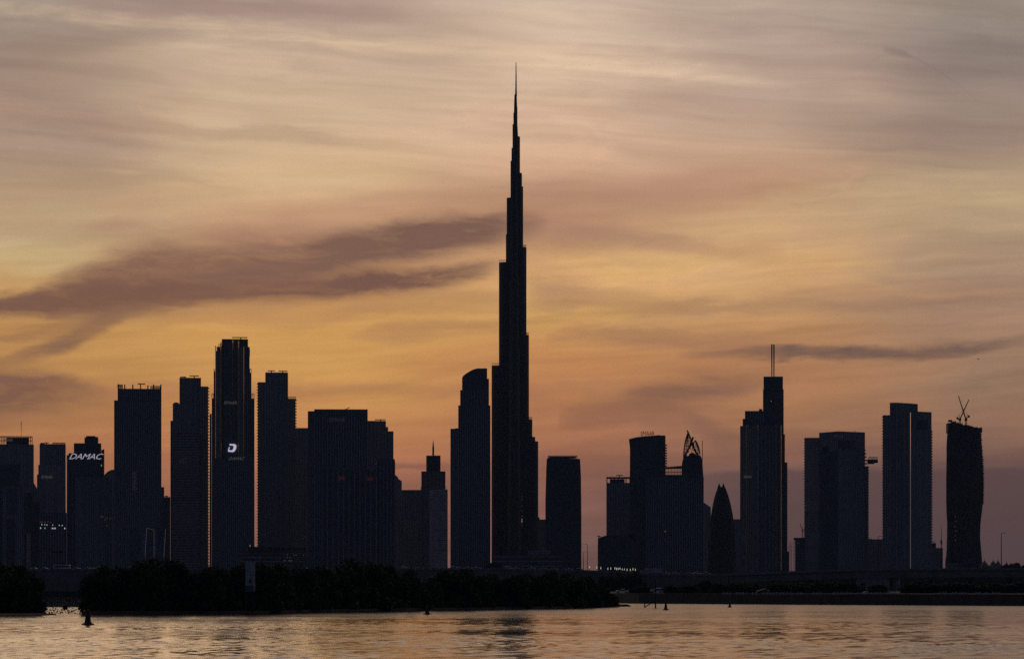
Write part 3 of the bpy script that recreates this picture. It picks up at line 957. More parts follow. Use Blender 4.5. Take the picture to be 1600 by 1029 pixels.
t.slab('roof', [(1039.5, 731.5), (1039.5, 729.3), (1066, 727.2), (1066, 730.5)], 0, 24, M_DARK)
t.frame('glazing_frame', 1039.5, 1066, 730.5, 743.5, .6, 22, n=11, t=.7, rails=2)
t.col('body', 1039.5, 1066, 742.5, 1, 22, 'dark')
t = Tower('broad_podium', 'large dark flat block in front of the arched and petal-topped towers', 5000, 1055, 'building')
t.col('body', 1010, 1099.5, 746, 0, 34, 'dark', fins=24)
t.windows([(1039.5, 829.5)], -.8, M_WINY, 'lit_window', .4, .5)
# petal-topped tower
t = Tower('petal_tower', 'tower crowned by two open pointed lattice petals with a thin mast beside them', 5450, 1082)
f = t.Y
t.slab('body', [(1065, 915), (1065, 728), (1066.2, 720), (1068, 714.2), (1096.2, 714.2), (1097.6, 722), (1099, 745), (1099.5, 760), (1099.5, 915)], 0, 32, 'dark')


def arc(p0, p1, p2, n=10):
    return [((1 - s) ** 2 * p0[0] + 2 * s * (1 - s) * p1[0] + s * s * p2[0], (1 - s) ** 2 * p0[1] + 2 * s * (1 - s) * p1[1] + s * s * p2[1]) for s in [i / n for i in range(n + 1)]]


def ribs(pairs, part, y0, y1, rad):
    b = MB()
    for pts in pairs:
        n = len(pts)
        P = []
        for i, (x, y) in enumerate(pts):
            yy = y0 + (y1 - y0) * i / (n - 1)
            P.append((px(x, f), f + yy, pz(y, f)))
        b.tube(P, rad, 6)
    return b.build(part, M_DARK, t.o)


ribs([arc((1068.3, 714.5), (1068.6, 690), (1075.6, 673.5)), arc((1082.5, 697), (1080, 683), (1073.3, 671.2))], 'large_petal', 10, 14, 1.1)
ribs([arc((1073, 714.5), (1071.5, 696), (1075.5, 675)), arc((1076, 706), (1075.5, 690), (1075.6, 675)), arc((1079, 702), (1078.6, 690), (1075.8, 675)), arc((1068.8, 705), (1073, 706), (1076, 705.5)),
      arc((1069.5, 695), (1074, 696.5), (1079.5, 696)), arc((1072, 687), (1075, 688), (1079, 687.5))], 'large_petal_lattice', 9, 12, .5)
ribs([arc((1069, 714.5), (1078.5, 694), (1087.2, 687.3)), arc((1093.8, 714.5), (1093.2, 697), (1086.8, 688))], 'small_petal', 4, 8, 1.1)
ribs([arc((1070.5, 714), (1070, 697), (1075.4, 676)), arc((1074.5, 706), (1073.5, 692), (1075.5, 676)), arc((1068.4, 709), (1071, 710), (1074, 708)), arc((1068.8, 700), (1074, 701.5), (1078.5, 700)), arc((1070.6, 691), (1075, 692.5), (1080, 691.5)), arc((1073.4, 683), (1075.5, 683.5), (1078.5, 683))], 'large_petal_mesh', 9.5, 12.5, .35)
ribs([arc((1083, 712), (1083, 700), (1085.5, 691)), arc((1091.8, 713), (1091.8, 699), (1087, 689)), arc((1082, 708), (1088, 709), (1093.5, 707.5))], 'small_petal_mesh', 3.5, 6.5, .35)
ribs([arc((1080.2, 714), (1080.5, 700), (1084, 692)), arc((1087, 709), (1088, 698), (1086.6, 689)), arc((1090, 712), (1090.5, 700), (1087, 689)), arc((1084, 703), (1089, 703), (1093.2, 702)), arc((1085, 697), (1088, 697.5), (1091.5, 696.5))],
     'small_petal_lattice', 3, 6, .5)
ribs([[(1068.5, 714.5), (1073, 706), (1077.5, 697), (1083, 682)], [(1092.5, 714.5), (1088, 707), (1084, 699), (1082.2, 690)]], 'crossing_rib', 6, 10, 1.7)
t.slab('petal_floor', [(1068.5, 714.4), (1069.5, 712), (1076, 711.5), (1077.5, 708), (1083, 706.5), (1090, 712), (1096, 713.5), (1096, 714.4)], 4, 20, M_DARK)
t.post('mast', 1097.4, 745, 688, .55, 8, r1=.4)
# bullet tower
t = Tower('bullet_tower', 'bullet-shaped tower whose tip splits into two sharp blades', 5600, 1128)
t.o.rotation_euler = (0, 0, 0)
f = t.Y + 16
prof = [(885, 1105.5, 1150), (850, 1107, 1149.2), (825, 1109.3, 1147.4), (805, 1111, 1145.3), (790, 1113.3, 1142.3), (778, 1115.8, 1139.3), (768, 1119, 1136), (762, 1121.5, 1133.8)]
rings = []
for y, a, c in [(915, 1104.5, 1150.5)] + prof:
    mx, hw = (a + c) / 2, (c - a) / 2 / F * f
    hd = min(hw, 16)
    rings.append([(px(mx, f) + hw * math.cos(2 * math.pi * i / 24), f + hd * math.sin(2 * math.pi * i / 24), pz(y, f)) for i in range(24)])
MB().loft(rings).build('body', FA['shell'], t.o, smooth=False)
t.slab('blade', [(1121, 766), (1122.4, 760), (1123.9, 755.6), (1124.6, 754.3), (1125.4, 756.5), (1126.6, 760.8), (1127, 766)], 12, 6, M_DARK)
t.slab('blade', [(1128.4, 766), (1129, 760.8), (1130.2, 756.5), (1131, 754), (1131.8, 755.6), (1133.2, 760), (1135.2, 767)], 12, 6, M_DARK)
t.box('tip_rail', 1126.4, 1129.3, 763, 760, 12.5, 5)
t = Tower('sloped_hall', 'low hall with a slanting roof left of the bullet-shaped tower', 6000, 1106, 'building')
t.slab('body', [(1098, 915), (1098, 783), (1100.5, 785), (1110.5, 792), (1113, 915)], 0, 24, 'mid')
t = Tower('low_block', 'small flat block between the bullet-shaped tower and the twin-masted tower', 6000, 1152, 'building')
t.col('body', 1145, 1158, 811.5, 0, 24, 'mid')
# twin-masted tower
t = Tower('twin_mast_tower', 'tall stepped tower with two parallel masts on its roof', 5200, 1193)
t.col('upper_body', 1193, 1223.3, 588, 10, 34, 'dark', parapet=False)
t.col('upper_wing', 1192.2, 1224.4, 608, 8, 38, 'dark', parapet=False)
t.col('left_body', 1164, 1193, 641.5, 6, 34, 'dark', parapet=False, fins=7)
t.col('left_wing', 1160.5, 1165, 653.8, 4, 34, 'dark', parapet=False)
t.col('body', 1156.5, 1220.5, 665, 0, 40, 'mid', parapet=False)
t.col('dark_bay', 1184.5, 1219.5, 664, -1.2, 1.15, 'glass', parapet=False, fins=6, fp=.5)
t.col('right_wing', 1220.5, 1226.3, 678, 2, 36, 'dark', parapet=False)
t.col('base_wing', 1226.3, 1230, 722, 4, 32, 'dark', balc='R', bal=.5)
t.col('foot_wing', 1229, 1233, 861, 6, 24, 'dark')
for x in (1166.4, 1169.6, 1184.3, 1211.8, 1220.2):
    t.ridge(x, 890, 664, -1.2 if x > 1184 else 0, .8, .92)
t.box('roof_house', 1186, 1191, 641.3, 638.6, 10, 8)
t.post('mast', 1206, 588, 537.5, 1.1, 24, r1=.8)
t.post('mast', 1209.3, 588, 538, 1.1, 26, r1=.8)
t.text('EMAAR', 1162.5, 1174.5, 746.2, 742.6, -1.3, M_SIGND)
t.windows([(1205, 626.5)], 7.9, M_WINY, 'lit_window', .4, .5)
# building site and small crane
t = Tower('unfinished_block', 'small unfinished block with open floors and a flat overhanging top', 4900, 1247, 'building')
t.col('body', 1243, 1258, 842, 0, 24, 'dark')
t.box('top_floor', 1240, 1258, 842, 839.5, -2, 28)
t.frame('open_floors', 1240.3, 1243, 842, 893, 0, 20, n=1, t=.6, rails=9)
t.windows([(1246.7, 847.5)], 0, M_STRIP, 'lit_window', .6, .8)
t = Tower('scaffold_tower', 'thin open scaffold tower beside the small unfinished block', 4950, 1236, 'scaffold')
t.frame('frame', 1232.5, 1237.2, 852, 893, 0, 5, n=1, t=.45, rails=18)
t.post('mast', 1234.8, 852, 846, .35, 2)
CRANES = []


def luffing_crane(label, Y, x, yb, yt, jib_to, back, group='construction cranes', s=1.0):
    o = thing('tower_crane', label, 'crane', (px(x, Y), Y, pz(yb, Y)), group)
    X, z0, z1 = px(x, Y), pz(yb, Y), pz(yt, Y)
    b = MB()
    w = .8 * s
    for sx in (-w, w):
        for sy in (-w, w):
            b.bar((X + sx, Y + sy, z0), (X + sx, Y + sy, z1), .45 * s)
    n = max(2, int((z1 - z0) / 2.2))
    for i in range(n):
        za, zb = z0 + (z1 - z0) * i / n, z0 + (z1 - z0) * (i + 1) / n
        q = 1 if i % 2 else -1
        b.bar((X - w * q, Y - w, za), (X + w * q, Y - w, zb), .2 * s)
        b.bar((X - w, Y + w * q, za), (X - w, Y - w * q, zb), .2 * s)
    b.build('mast', M_STEEL, o)
    MB().box(X - 1.6 * s, X + 1.4 * s, Y - 1.4 * s, Y + 1.4 * s, z1, z1 + 2.2 * s).build('cab', M_DARK, o)
    jx, jy = px(jib_to[0], Y), pz(jib_to[1], Y)
    b = MB()
    p, q = Vector((X, Y, z1 + 1.5 * s)), Vector((jx, Y + 4, jy))
    d = (q - p)
    for e in (Vector((.55, 0, 0)), Vector((-.55, 0, 0)), Vector((0, 1.0, .3))):
        b.bar(p + e * s, q + e * .4 * s, .42 * s)
    m = 10
    for i in range(m):
        a0, a1 = p + d * i / m, p + d * (i + 1) / m
        b.bar(a0 + Vector((.5 * (1 if i % 2 else -1), 0, 0)) * s, a1 - Vector((.5 * (1 if i % 2 else -1), 0, 0)) * s, .3 * s)
    b.build('jib', M_STEEL, o)
    b = MB()
    bx, by = px(back[0], Y), pz(back[1], Y)
    b.bar((X, Y, z1 + 1.2 * s), (bx, Y, by), .6 * s)
    b.box(bx - 1.1 * s, bx + 1.1 * s, Y - 1, Y + 1, by - 2.2 * s, by + .6)
    b.build('counter_jib', M_DARK, o)
    b = MB()
    ax, az = (X + bx) / 2, z1 + 7 * s
    b.bar((X, Y, z1 + 1.5 * s), (ax, Y, az), .35 * s)
    b.bar((bx, Y, by), (ax, Y, az), .25 * s)
    b.bar((ax, Y, az), tuple(p + d * .55), .16 * s)
    b.build('a_frame', M_STEEL, o)
    return o


luffing_crane('small crane on the building site behind the unfinished block', 5000, 1254, 842, 829.5, (1250.5, 817.5), (1258, 828), s=.8)
# tower with the sky bridge
t = Tower('cantilever_tower', 'broad tower with a short bridge jutting out from its right side', 5100, 1306)
f = t.Y
t.slab('body', [(1280, 915), (1280, 675.6), (1309, 673.4), (1351.3, 675.2), (1351.3, 915)], 0, 40, 'mid')
t.col('left_wing', 1257.2, 1280, 684.5, 3, 34, 'stone', bands=4.2, balc='L', bal=1.0)
t.col('dark_bay', 1282, 1310, 705, -1.2, 1.15, 'dark', parapet=False)
t.col('ribbed_bay', 1310, 1349, 706, -1.2, 1.15, 'mid', parapet=False, fins=14, fp=1.0)
for x in range(9):
    t.box('crown_louvre', 1310.5 + 3 * x, 1312 + 3 * x, 702, 688, -.5, .45, M_DARK)
t.box('notch_panel', 1285, 1294, 705, 697, -.8, .75, M_DARK)
t.col('right_wing', 1351.3, 1356.6, 728, 5, 30, 'mid', balc='R', bal=1.0)
b = MB()
for i in range(9):
    y = 702 + 5.2 * i
    w = (1.2, 2.6, 2.8, 3.8, 4.2, 5.0, 6.4, 6.6, 6.2)[i] * .9
    b.box(px(1351.3, f), px(1351.3 + w, f), f + 6, f + 22, pz(y + 1.6, f), pz(y, f))
b.build('balconies', M_SLAB, t.o)
o = t.box('sky_bridge', 1355, 1371.5, 722.5, 717.5, 8, 16, M_DARK)
t.frame('bridge_rail', 1357, 1371, 713.8, 717.4, 8.5, 15, n=7, t=.5, parent=o)
t.box('bridge_underside', 1356, 1366, 724.2, 722.6, 9, 14, M_DARK, parent=o)
t.text('EMAAR', 1304, 1318, 683.5, 679.5, -.2, M_SIGNF)
t.windows([(1312.5, 701.5)], -1.4, M_STRIP, 'lit_window', .5, .6)
t.windows([(1259, 789), (1259, 796)], 3, M_WINO, 'lit_window', .4, .8)
t.post('roof_aerial', 1336, 675, 672.5, .4, 10)
t = Tower('low_infill', 'low wide block between the bridge-jutting tower and the tall gapped tower', 5400, 1369, 'building')
t.col('body', 1350, 1383, 843, 0, 30, 'mid')
t.col('roof_house', 1356, 1362, 841, 6, 12, 'dark')
# gapped tower
t = Tower('gapped_tower', 'tall slab tower with a thin bright vertical gap down its middle', 5050, 1418)
t.col('left_wing', 1379.5, 1390.5, 649.2, 4, 34, 'stone', balc='L', bal=1.1, fins=3)
t.slab('left_body', [(1390.5, 915), (1390.5, 628.6), (1401, 628.4), (1422.1, 629.8), (1422.1, 915)], 0, 36, 'mid')
t.slab('roof_slab', [(1422.1, 642.4), (1422.1, 629.8), (1434, 631), (1434, 642.4)], 1, 34, 'mid')
t.slab('right_body', [(1423.3, 915), (1423.3, 642.4), (1434, 642.6), (1455.3, 643.8), (1455.3, 915)], 2, 36, 'mid')
f = t.Y
for x0, x1, y, o in ((1391, 1401, 633, -.8), (1402, 1412.5, 660, -.8), (1413, 1421.5, 641.5, -1.4)):
    t.col('dark_bay', x0, x1, y, o, -o - .02, 'dark', parapet=False, fins=4, fp=.5)
t.col('ribbed_bay', 1424, 1454.5, 672, .8, 1.15, 'mid', parapet=False, fins=13, fp=.9)
t.ridge(1401.4, 662, 629, 0, .5, 1.0, M_FIN)
t.ridge(1423.6, 888, 643.5, 1.5, .5, .9, part='gap_trim')
for i in range(7):
    t.box('crown_louvre', 1433 + 2.4 * i, 1434.3 + 2.4 * i, 671, 656, 1.6, .38, M_DARK)
b = MB()
for i in range(48):
    y = 672 + 4.4 * i
    b.box(px(1455.3, f), px(1456.7, f), f + 8, f + 22, pz(y + 2.4, f), pz(y, f))
b.build('balconies', M_SLAB, t.o)
t.windows([(1444.7, 649)], 2, M_STRIP, 'lit_window', .35, .45)
t = Tower('stepped_infill', 'low stepped block right of the tall gapped tower', 5300, 1463, 'building')
t.col('body', 1454, 1473, 856.5, 0, 28, 'mid')
t.col('upper_body', 1454, 1462.5, 849, 4, 20, 'dark')
t.frame('roof_rail', 1456, 1461, 845.5, 849, 6, 10, n=2, t=.5)
# twisting tower
TY = 5300.0
t = Tower('twisting_tower', 'unfinished twisting tower with a ragged top at the right end of the skyline', TY, 1507)
t.o.rotation_euler = (0, 0, 0)
prof = [(915, 1477.5, 1534.5), (884, 1478, 1534), (860, 1479.6, 1532.6), (840, 1480, 1531), (820, 1480, 1531.8), (800, 1479, 1534), (780, 1478.5, 1536.3), (750, 1478, 1537.2), (720, 1478, 1536.3), (700, 1478, 1535.2), (690, 1478.6, 1534), (674, 1479.6, 1533.4)]
f = TY + 30
rings = []
n = 28
for k, (y, a, c) in enumerate(prof):
    th = math.radians(8 + (915 - y) * .30)
    pts = []
    for i in range(n):
        u = 2 * math.pi * i / n
        q = 1 / (abs(math.cos(u)) ** 4 + abs(math.sin(u)) ** 4) ** .25       # rounded square
        pts.append((q * math.cos(u + th), q * math.sin(u + th)))
    lo, hi = min(p[0] for p in pts), max(p[0] for p in pts)
    X0, X1 = px(a, f), px(c, f)
    rings.append([(X0 + (p[0] - lo) / (hi - lo) * (X1 - X0), f + p[1] * (X1 - X0) * .36, pz(y, f)) for p in pts])
MB().loft(rings).build('body', FA['shell'], t.o, smooth=False)
b = MB()
random.seed(4)
for (x0, x1, y) in ((1480, 1485, 661), (1485, 1488, 663), (1486.5, 1493, 658.5), (1493, 1497, 660.5), (1497, 1503, 662), (1503, 1509, 664), (1509, 1513.5, 664.5), (1513.5, 1519, 666), (1519, 1526, 667.5), (1526, 1533, 668.5)):
    X0, X1 = px(x0, f), px(x1, f) - .1
    b.box(X0, X1, f - 14 + random.random() * 4, f + 14 - random.random() * 4, pz(676, f), pz(y, f))
    for j in range(3):
        xx = X0 + (X1 - X0) * random.random()
        b.box(xx - .25, xx + .25, f - 9.2, f - 8.7, pz(y, f) + .002, pz(y - .6 - 1.5 * random.random(), f))
b.build('unfinished_floors', M_DARK, t.o)
b = MB()
for i in range(40):
    y = 668 + 3.0 * i + random.random()
    xe = np.interp(y, [668, 690, 720, 750, 790], [1532.6, 1533.6, 1536.2, 1537, 1536])
    b.box(px(xe - 3, f), px(xe + random.random() * .9, f), f - 5, f + 5, pz(y + 1.4, f), pz(y, f))
b.build('edge_protection', M_DARK, t.o)
t.box('formwork', 1486, 1491.5, 658.4, 655.5, 28, 8)
t.windows([(1493.5, 806.5), (1493, 822), (1494.5, 829), (1493.8, 836), (1494, 843), (1494.5, 814)], 8, M_WINO, 'work_lamp', .55, .9)
luffing_crane('luffing crane leaning right on the twisting tower, its jib the shorter of the crossed pair', TY + 24, 1500, 664, 656.5, (1514.3, 624), (1496, 652), s=1.35)
luffing_crane('luffing crane leaning left on the twisting tower, its jib the taller of the crossed pair', TY + 38, 1509.3, 664, 657, (1498, 618), (1513.8, 649), s=1.35)
t = Tower('site_hut', 'low dark block at the foot of the twisting tower', 4900, 1487, 'building')
t.col('body', 1477, 1500, 879, 0, 20, 'dark', bands=3.6)
t.col('roof_house', 1477.3, 1483, 872, 4, 10, 'dark')
# little domes on the right
t = Tower('domed_mosque', 'small building with a row of pointed domes on the right horizon', 4000, 1552, 'mosque')
t.col('hall', 1530, 1576, 884, 0, 22, 'stone')
for x, y, r in ((1536.5, 876, 5.2), (1550, 876, 4.6), (1557.5, 876, 4.2), (1570.5, 879, 3.6)):
    f = t.Y + 10
    R = r / F * f
    zb, zt = pz(884, f), pz(y, f)
    o = MB().lathe(px(x, f), f, [(R, zb), (R * .97, zb + (zt - zb) * .35), (R * .62, zb + (zt - zb) * .72), (R * .2, zt), (.18, zt + 1.2), (.12, zt + 3.6)], 14).build('dome', M_CONC, t.o)


# ------------------------------------------------------------------ water
SLOPE = .056


def water_mesh():
    """creek surface with real waves, finer near the shore the picture was taken from"""
    nu = 760
    Yr = 95.0 * np.exp(np.arange(0, np.log(2600 / 95.0), 1 / 560.0))
    nv = len(Yr)
    ang = np.linspace(-.235, .235, nu)
    Yg, Ag = np.meshgrid(Yr, ang, indexing='ij')
    Xg = Yg * np.tan(Ag)
    dY = np.gradient(Yr)[:, None]
    dX = Yg * (ang[1] - ang[0])
    z = np.zeros_like(Xg)
    r = np.random.default_rng(3)
    N = 44
    wx = 1.3 * np.sin(Xg / 7.0 + Yg / 23.0) + .8 * np.sin(Xg / 3.1 - Yg / 11.0 + 1.0)
    wy = 1.6 * np.sin(Yg / 13.0 + Xg / 9.0) + 1.0 * np.sin(Yg / 6.3 - Xg / 5.0 + 2.0)
    for i in range(N):
        lam = np.exp(r.uniform(np.log(.9), np.log(4.6)))
        th = r.normal(0, .85)
        k = 2 * np.pi / lam
        kx, ky = k * np.sin(th), k * np.cos(th)
        a = SLOPE * np.sqrt(2.0 / N) / k
        ok = np.clip(2 * np.pi / (abs(ky) * 2.2 * dY) - 1.0, 0, 1) * np.clip(2 * np.pi / (max(abs(kx), 1e-3) * 2.2 * dX) - 1.0, 0, 1)
        z += a * ok * np.sin(kx * (Xg + wx) + ky * (Yg + wy) + r.uniform(0, 6.3))
    # gusts: rougher and calmer patches
    g = .95 + .22 * np.sin(Xg / 17 + .9 * np.sin(Yg / 43)) * np.sin(Yg / 38 + 1.2 * np.sin(Xg / 29)) + .18 * np.sin(Yg / 21 + Xg / 60)
    lee = np.clip((Yg - 840) / 60, 0, 1) * np.clip((-Xg - 40) / 30, 0, 1)
    z *= np.clip(g, .3, 1.4) * (1 - .97 * lee)
    me = bpy.data.meshes.new('water')
    nvt = nu * nv
    me.vertices.add(nvt)
    me.vertices.foreach_set('co', np.stack([Xg, Yg, z], -1).reshape(-1).astype(np.float32))
    i = np.arange(nvt).reshape(nv, nu)
    q = np.stack([i[:-1, :-1], i[:-1, 1:], i[1:, 1:], i[1:, :-1]], -1).reshape(-1, 4)
    me.loops.add(q.size)
    me.loops.foreach_set('vertex_index', q.reshape(-1).astype(np.int32))
    me.polygons.add(len(q))
    me.polygons.foreach_set('loop_start', (np.arange(len(q)) * 4).astype(np.int32))
    me.polygons.foreach_set('loop_total', np.full(len(q), 4, np.int32))
    me.update(calc_edges=True)
    me.polygons.foreach_set('use_smooth', np.ones(len(q), bool))
    return me


def water_material():
    m = bpy.data.materials.new('creek_water')
    m.use_nodes = True
    nt = m.node_tree
    b = nt.nodes['Principled BSDF']
    b.inputs['Base Color'].default_value = (.012, .018, .022, 1)
    b.inputs['IOR'].default_value = 1.33
    g = nt.nodes.new('ShaderNodeNewGeometry')
    sp = nt.nodes.new('ShaderNodeSeparateXYZ')
    nt.links.new(g.outputs['Position'], sp.inputs[0])
    X, Y, Z = sp.outputs
    # wind ruffles the surface in long bands; the far left, behind the island, lies calm
    n1 = noise(vec(M('DIVIDE', X, 60.0, nt=nt), M('DIVIDE', Y, 90.0, nt=nt), 0, nt=nt), 1.0, 4.0, .6, .5, nt=nt)
    rough = M('ADD', smooth(n1, .3, .7, -.02, .06, nt=nt), smooth(Y, 250.0, 1100.0, .08, .20, nt=nt), nt=nt)
    lee = M('MULTIPLY', smooth(Y, 845.0, 890.0, nt=nt), smooth(X, -40.0, -75.0, nt=nt), nt=nt)
    rough = M('ADD', M('MULTIPLY', rough, M('SUBTRACT', 1.0, lee, nt=nt), nt=nt), M('MULTIPLY', lee, .03, nt=nt), nt=nt)
    nt.links.new(rough, b.inputs['Roughness'])
    return m


wo_ = bpy.data.objects.new('water', water_mesh())
wo_.data.materials.append(water_material())
COL.objects.link(wo_)
tag(wo_, kind='structure')
M_MUD = mat('wet_mud', (.045, .04, .036), .85, spec=.12, vscale=.4)
M_SAND = mat('dry_ground', (.11, .095, .08), .9, vscale=.05)
M_QUAY = mat('dark_quay_stone', (.03, .034, .042), .85, vary=.45, vscale=.5)
M_SHED = mat('grey_shed_sheet', (.22, .22, .23), .7)
M_ASPH = mat('asphalt', (.05, .05, .052), .8, vscale=.2)
M_PARA = mat('painted_concrete', (.26, .25, .25), .8, vscale=.2)
M_WHITE = mat('white_paint', (.75, .75, .74), .5)
M_BOARD = mat('white_board', (.45, .45, .49), .6, vscale=1.0)
M_LEAF = mat('mangrove_leaf', (.045, .065, .030), .65, spec=.2, vary=.4, vscale=.8)
M_BARK = mat('bark', (.09, .07, .05), .9)
bed = MB().box(-7000, 7000, -600, 9500, -8, -4.9).build('creek_bed', M_MUD)
tag(bed, kind='structure')

SHORE = [(-3000, 2100), (-900, 2010), (-244, 1950), (-117, 1900), (-60, 1700), (6, 1250), (px(930, 1140), 1140), (px(1000, 1085), 1085), (px(1300, 1005), 1005), (px(1600, 946), 946), (px(2300, 880), 880), (900, 700), (3000, 500)]
land = MB().prism(SHORE + [(6900, 450), (6900, 9400), (-6900, 9400), (-6900, 2100)], -4.8, GZ).build('ground', M_SAND)
tag(land, kind='structure')


def strip(pts, wid, z0, z1, name, m, inward=0.0, parent=None):
    b = MB()
    for (p, q) in zip(pts[:-1], pts[1:]):
        d = (Vector(q) - Vector(p)).normalized()
        n = Vector((d.y, -d.x)) * -1
        if n.y < 0:
            n = -n
        a0, a1 = Vector(p) - n * .3 + n * inward, Vector(q) - n * .3 + n * inward
        b0, b1 = a0 + n * wid, a1 + n * wid
        b.prism([(a0.x, a0.y), (a1.x, a1.y), (b1.x, b1.y), (b0.x, b0.y)], z0, z1)
    return b.build(name, m, parent)


t_ = thing('quay_wall', 'long dark quay wall along the water on the right', 'quay wall', (px(1300, 1000), 1000, 0))
strip(SHORE[6:], 1.2, -4.5, GZ + .25, 'wall_face', M_QUAY, parent=t_)
t_ = thing('quay_wall', 'low dark quay edge across the far water at left', 'quay wall', (px(100, 1960), 1960, 0))
strip(SHORE[:5], 1.2, -4.5, GZ + .25, 'wall_face', M_QUAY, parent=t_)

# highway along the far bank: profile of its road surface (photo column, photo row at the near parapet)
HY = 1990.0
RP = [(-300, 890.5), (0, 890), (150, 889.5), (620, 889), (760, 888.6), (860, 890), (940, 893), (1000, 896), (1060, 898), (1140, 897.5), (1250, 893.5), (1340, 890.3), (1440, 889.3), (1600, 889), (1900, 889)]


def road_z(x):
    return pz(np.interp(x, [p[0] for p in RP], [p[1] for p in RP]), HY)


def along(x0, x1, step=20):
    xs = [x0]
    while xs[-1] + step < x1:
        xs.append(xs[-1] + step)
    return xs + [x1]


def ribbon(x0, x1, y0, y1, za, zb, name, m, parent=None, zabs=None):
    """a band following the road profile: za..zb above the road surface (or from absolute zabs)"""
    xs = along(x0, x1)
    rings = []
    for x in xs:
        X, z = px(x, HY), road_z(x)
        lo = zabs if zabs is not None else z + za
        rings.append([(X, y0, lo), (X, y1, lo), (X, y1, z + zb), (X, y0, z + zb)])
    return MB().loft(rings).build(name, m, parent)


road = ribbon(-900, 1900, HY, HY + 24, -1.0, 0, 'road', M_ASPH)
tag(road, kind='structure')
t_ = thing('retaining_wall', 'long pale retaining wall carrying the highway on the far bank', 'wall', (px(700, HY), HY, GZ))
ribbon(-900, 1138, HY - 1.0, HY - .01, 0, -.4, 'wall_face', M_CONC, t_, zabs=GZ - .5)
ribbon(-900, 1138, HY + 24.01, HY + 25, 0, -.4, 'wall_face', M_CONC, t_, zabs=GZ - .5)
t_ = thing('parapet', 'pale road parapet with a scalloped pattern along the far highway', 'parapet', (px(800, HY), HY, road_z(800)))
ribbon(-900, 1900, HY - 1.25, HY - .95, -.39, .8, 'parapet_wall', M_PARA, t_)
b = MB()
for i in range(int((1900 + 100) / 13)):
    x = -100 + 13 * i
    z = road_z(x)
    w = 4.4 / F * HY
    X = px(x, HY)
    pts = [(X - w, z + .55)] + [(X - w * math.cos(math.pi * k / 8), z + .55 - 1.2 * math.sin(math.pi * k / 8)) for k in range(1, 8)] + [(X + w, z + .55)]
    b.slab(pts[::-1], HY - 1.36, HY - 1.253)
b.build('scallop', M_STEEL, t_)
ribbon(-900, 1900, HY + 24.2, HY + 24.5, -.39, 1.0, 'parapet_wall', M_PARA, t_)
t_ = thing('viaduct', 'long dark viaduct carrying the highway at right, open beneath', 'viaduct', (px(1370, HY), HY, GZ))
ribbon(1139, 1900, HY - .9, HY + 24.9, -4.6, -1.02, 'girder', M_CONC, t_)
for x in range(1150, 1900, 62):
    X, z = px(x, HY), road_z(x)
    for yy in (HY + 4, HY + 18):
        MB().tube([(X, yy, GZ - .5), (X, yy, z - 5.8)], 1.1, 12).build('pier', M_CONC, t_)
    MB().box(X - 1.6, X + 1.6, HY + 1, HY + 23, z - 5.8, z - 4.62).build('pier_cap', M_CONC, t_)
t_ = thing('bank_wall', 'low dark bank wall closing most of the openings under the viaduct', 'wall', (px(1300, HY + 40), HY + 40, GZ))
for x0, x1 in ((1139, 1342), (1418, 1900)):
    ribbon(x0, x1, HY + 40, HY + 42, 0, -1.2, 'wall_face', M_SAND, t_, zabs=GZ - .5)
t_ = thing('pale_shed', 'pale shed glimpsed through the opening under the viaduct', 'shed', (px(1380, 2300), 2300, GZ))
MB().box(px(1330, 2300), px(1430, 2300), 2300, 2312, GZ, pz(903, 2300)).build('wall', M_SHED, t_)
MB().slab([(px(1328, 2300), pz(903, 2300) + .01), (px(1380, 2300), pz(901, 2300)), (px(1432, 2300), pz(903, 2300) + .01)], 2299, 2313).build('roof', M_STEEL, t_)
MB().box(px(1345, 2300), px(1352, 2300), 2299.8, 2299.996, GZ, pz(909, 2300)).build('door', M_DARK, t_)
MB().box(px(1396.8, 2300), px(1398.3, 2300), 2299.7, 2299.996, pz(914, 2300), pz(910.5, 2300)).build('lamp', M_LAMPO, t_)

# lower road along the quay
LY = 1215.0
lr = MB()
lr.prism([(px(900, LY), LY), (px(2300, LY), LY), (px(2300, LY + 16), LY + 16), (px(900, LY + 16), LY + 16)], GZ + .004, GZ + .12)
tag(lr.build('quay_road', M_ASPH), kind='structure')
# runs of white barrier panels on the quay edge
for k, (x0, x1, skip, lab) in enumerate(((1131, 1182, (3, 8), 'row of short white barrier panels on the quay, nearest the mooring frame'), (1193, 1252, (9,), 'longest row of white barrier panels, below the twin-masted tower'), (1272, 1346, (3, 4, 5, 12), 'gappy row of white barrier panels below the tower with the sky bridge'),
                                     (1357, 1398, (), 'evenly spaced row of white barrier panels below the opening under the viaduct'), (1468, 1510, (3,), 'row of white barrier panels below the gap left of the twisting tower'), (1526, 1562, (2, 4), 'faint row of white barrier panels at the far right of the quay'))):
    Yf = 1026 - (x0 - 1131) * .14
    o = thing('barrier_fence', lab, 'barrier', (px(x0, Yf), Yf, GZ), 'white barrier rows along the quay')
    n = int((x1 - x0) / 5)
    for i in range(n + 1):
        if i in skip:
            continue
        x = x0 + i * (x1 - x0) / n
        yf = Yf - (x - x0) * .14
        X = px(x, yf)
        w = .29
        bb = MB()
        bb.slab([(X - w, GZ), (X + w, GZ), (X + w * .85, GZ + .55), (X + w * .7, GZ + .75), (X - w * .7, GZ + .75), (X - w * .85, GZ + .55)], yf, yf + .4)
        bb.build('panel', M_BOARD, o)
    MB().bar((px(x0, Yf), Yf + .2, GZ + .4), (px(x1, Yf - (x1 - x0) * .14), Yf - (x1 - x0) * .14 + .2, GZ + .4), .09).build('rail', M_STEEL, o)

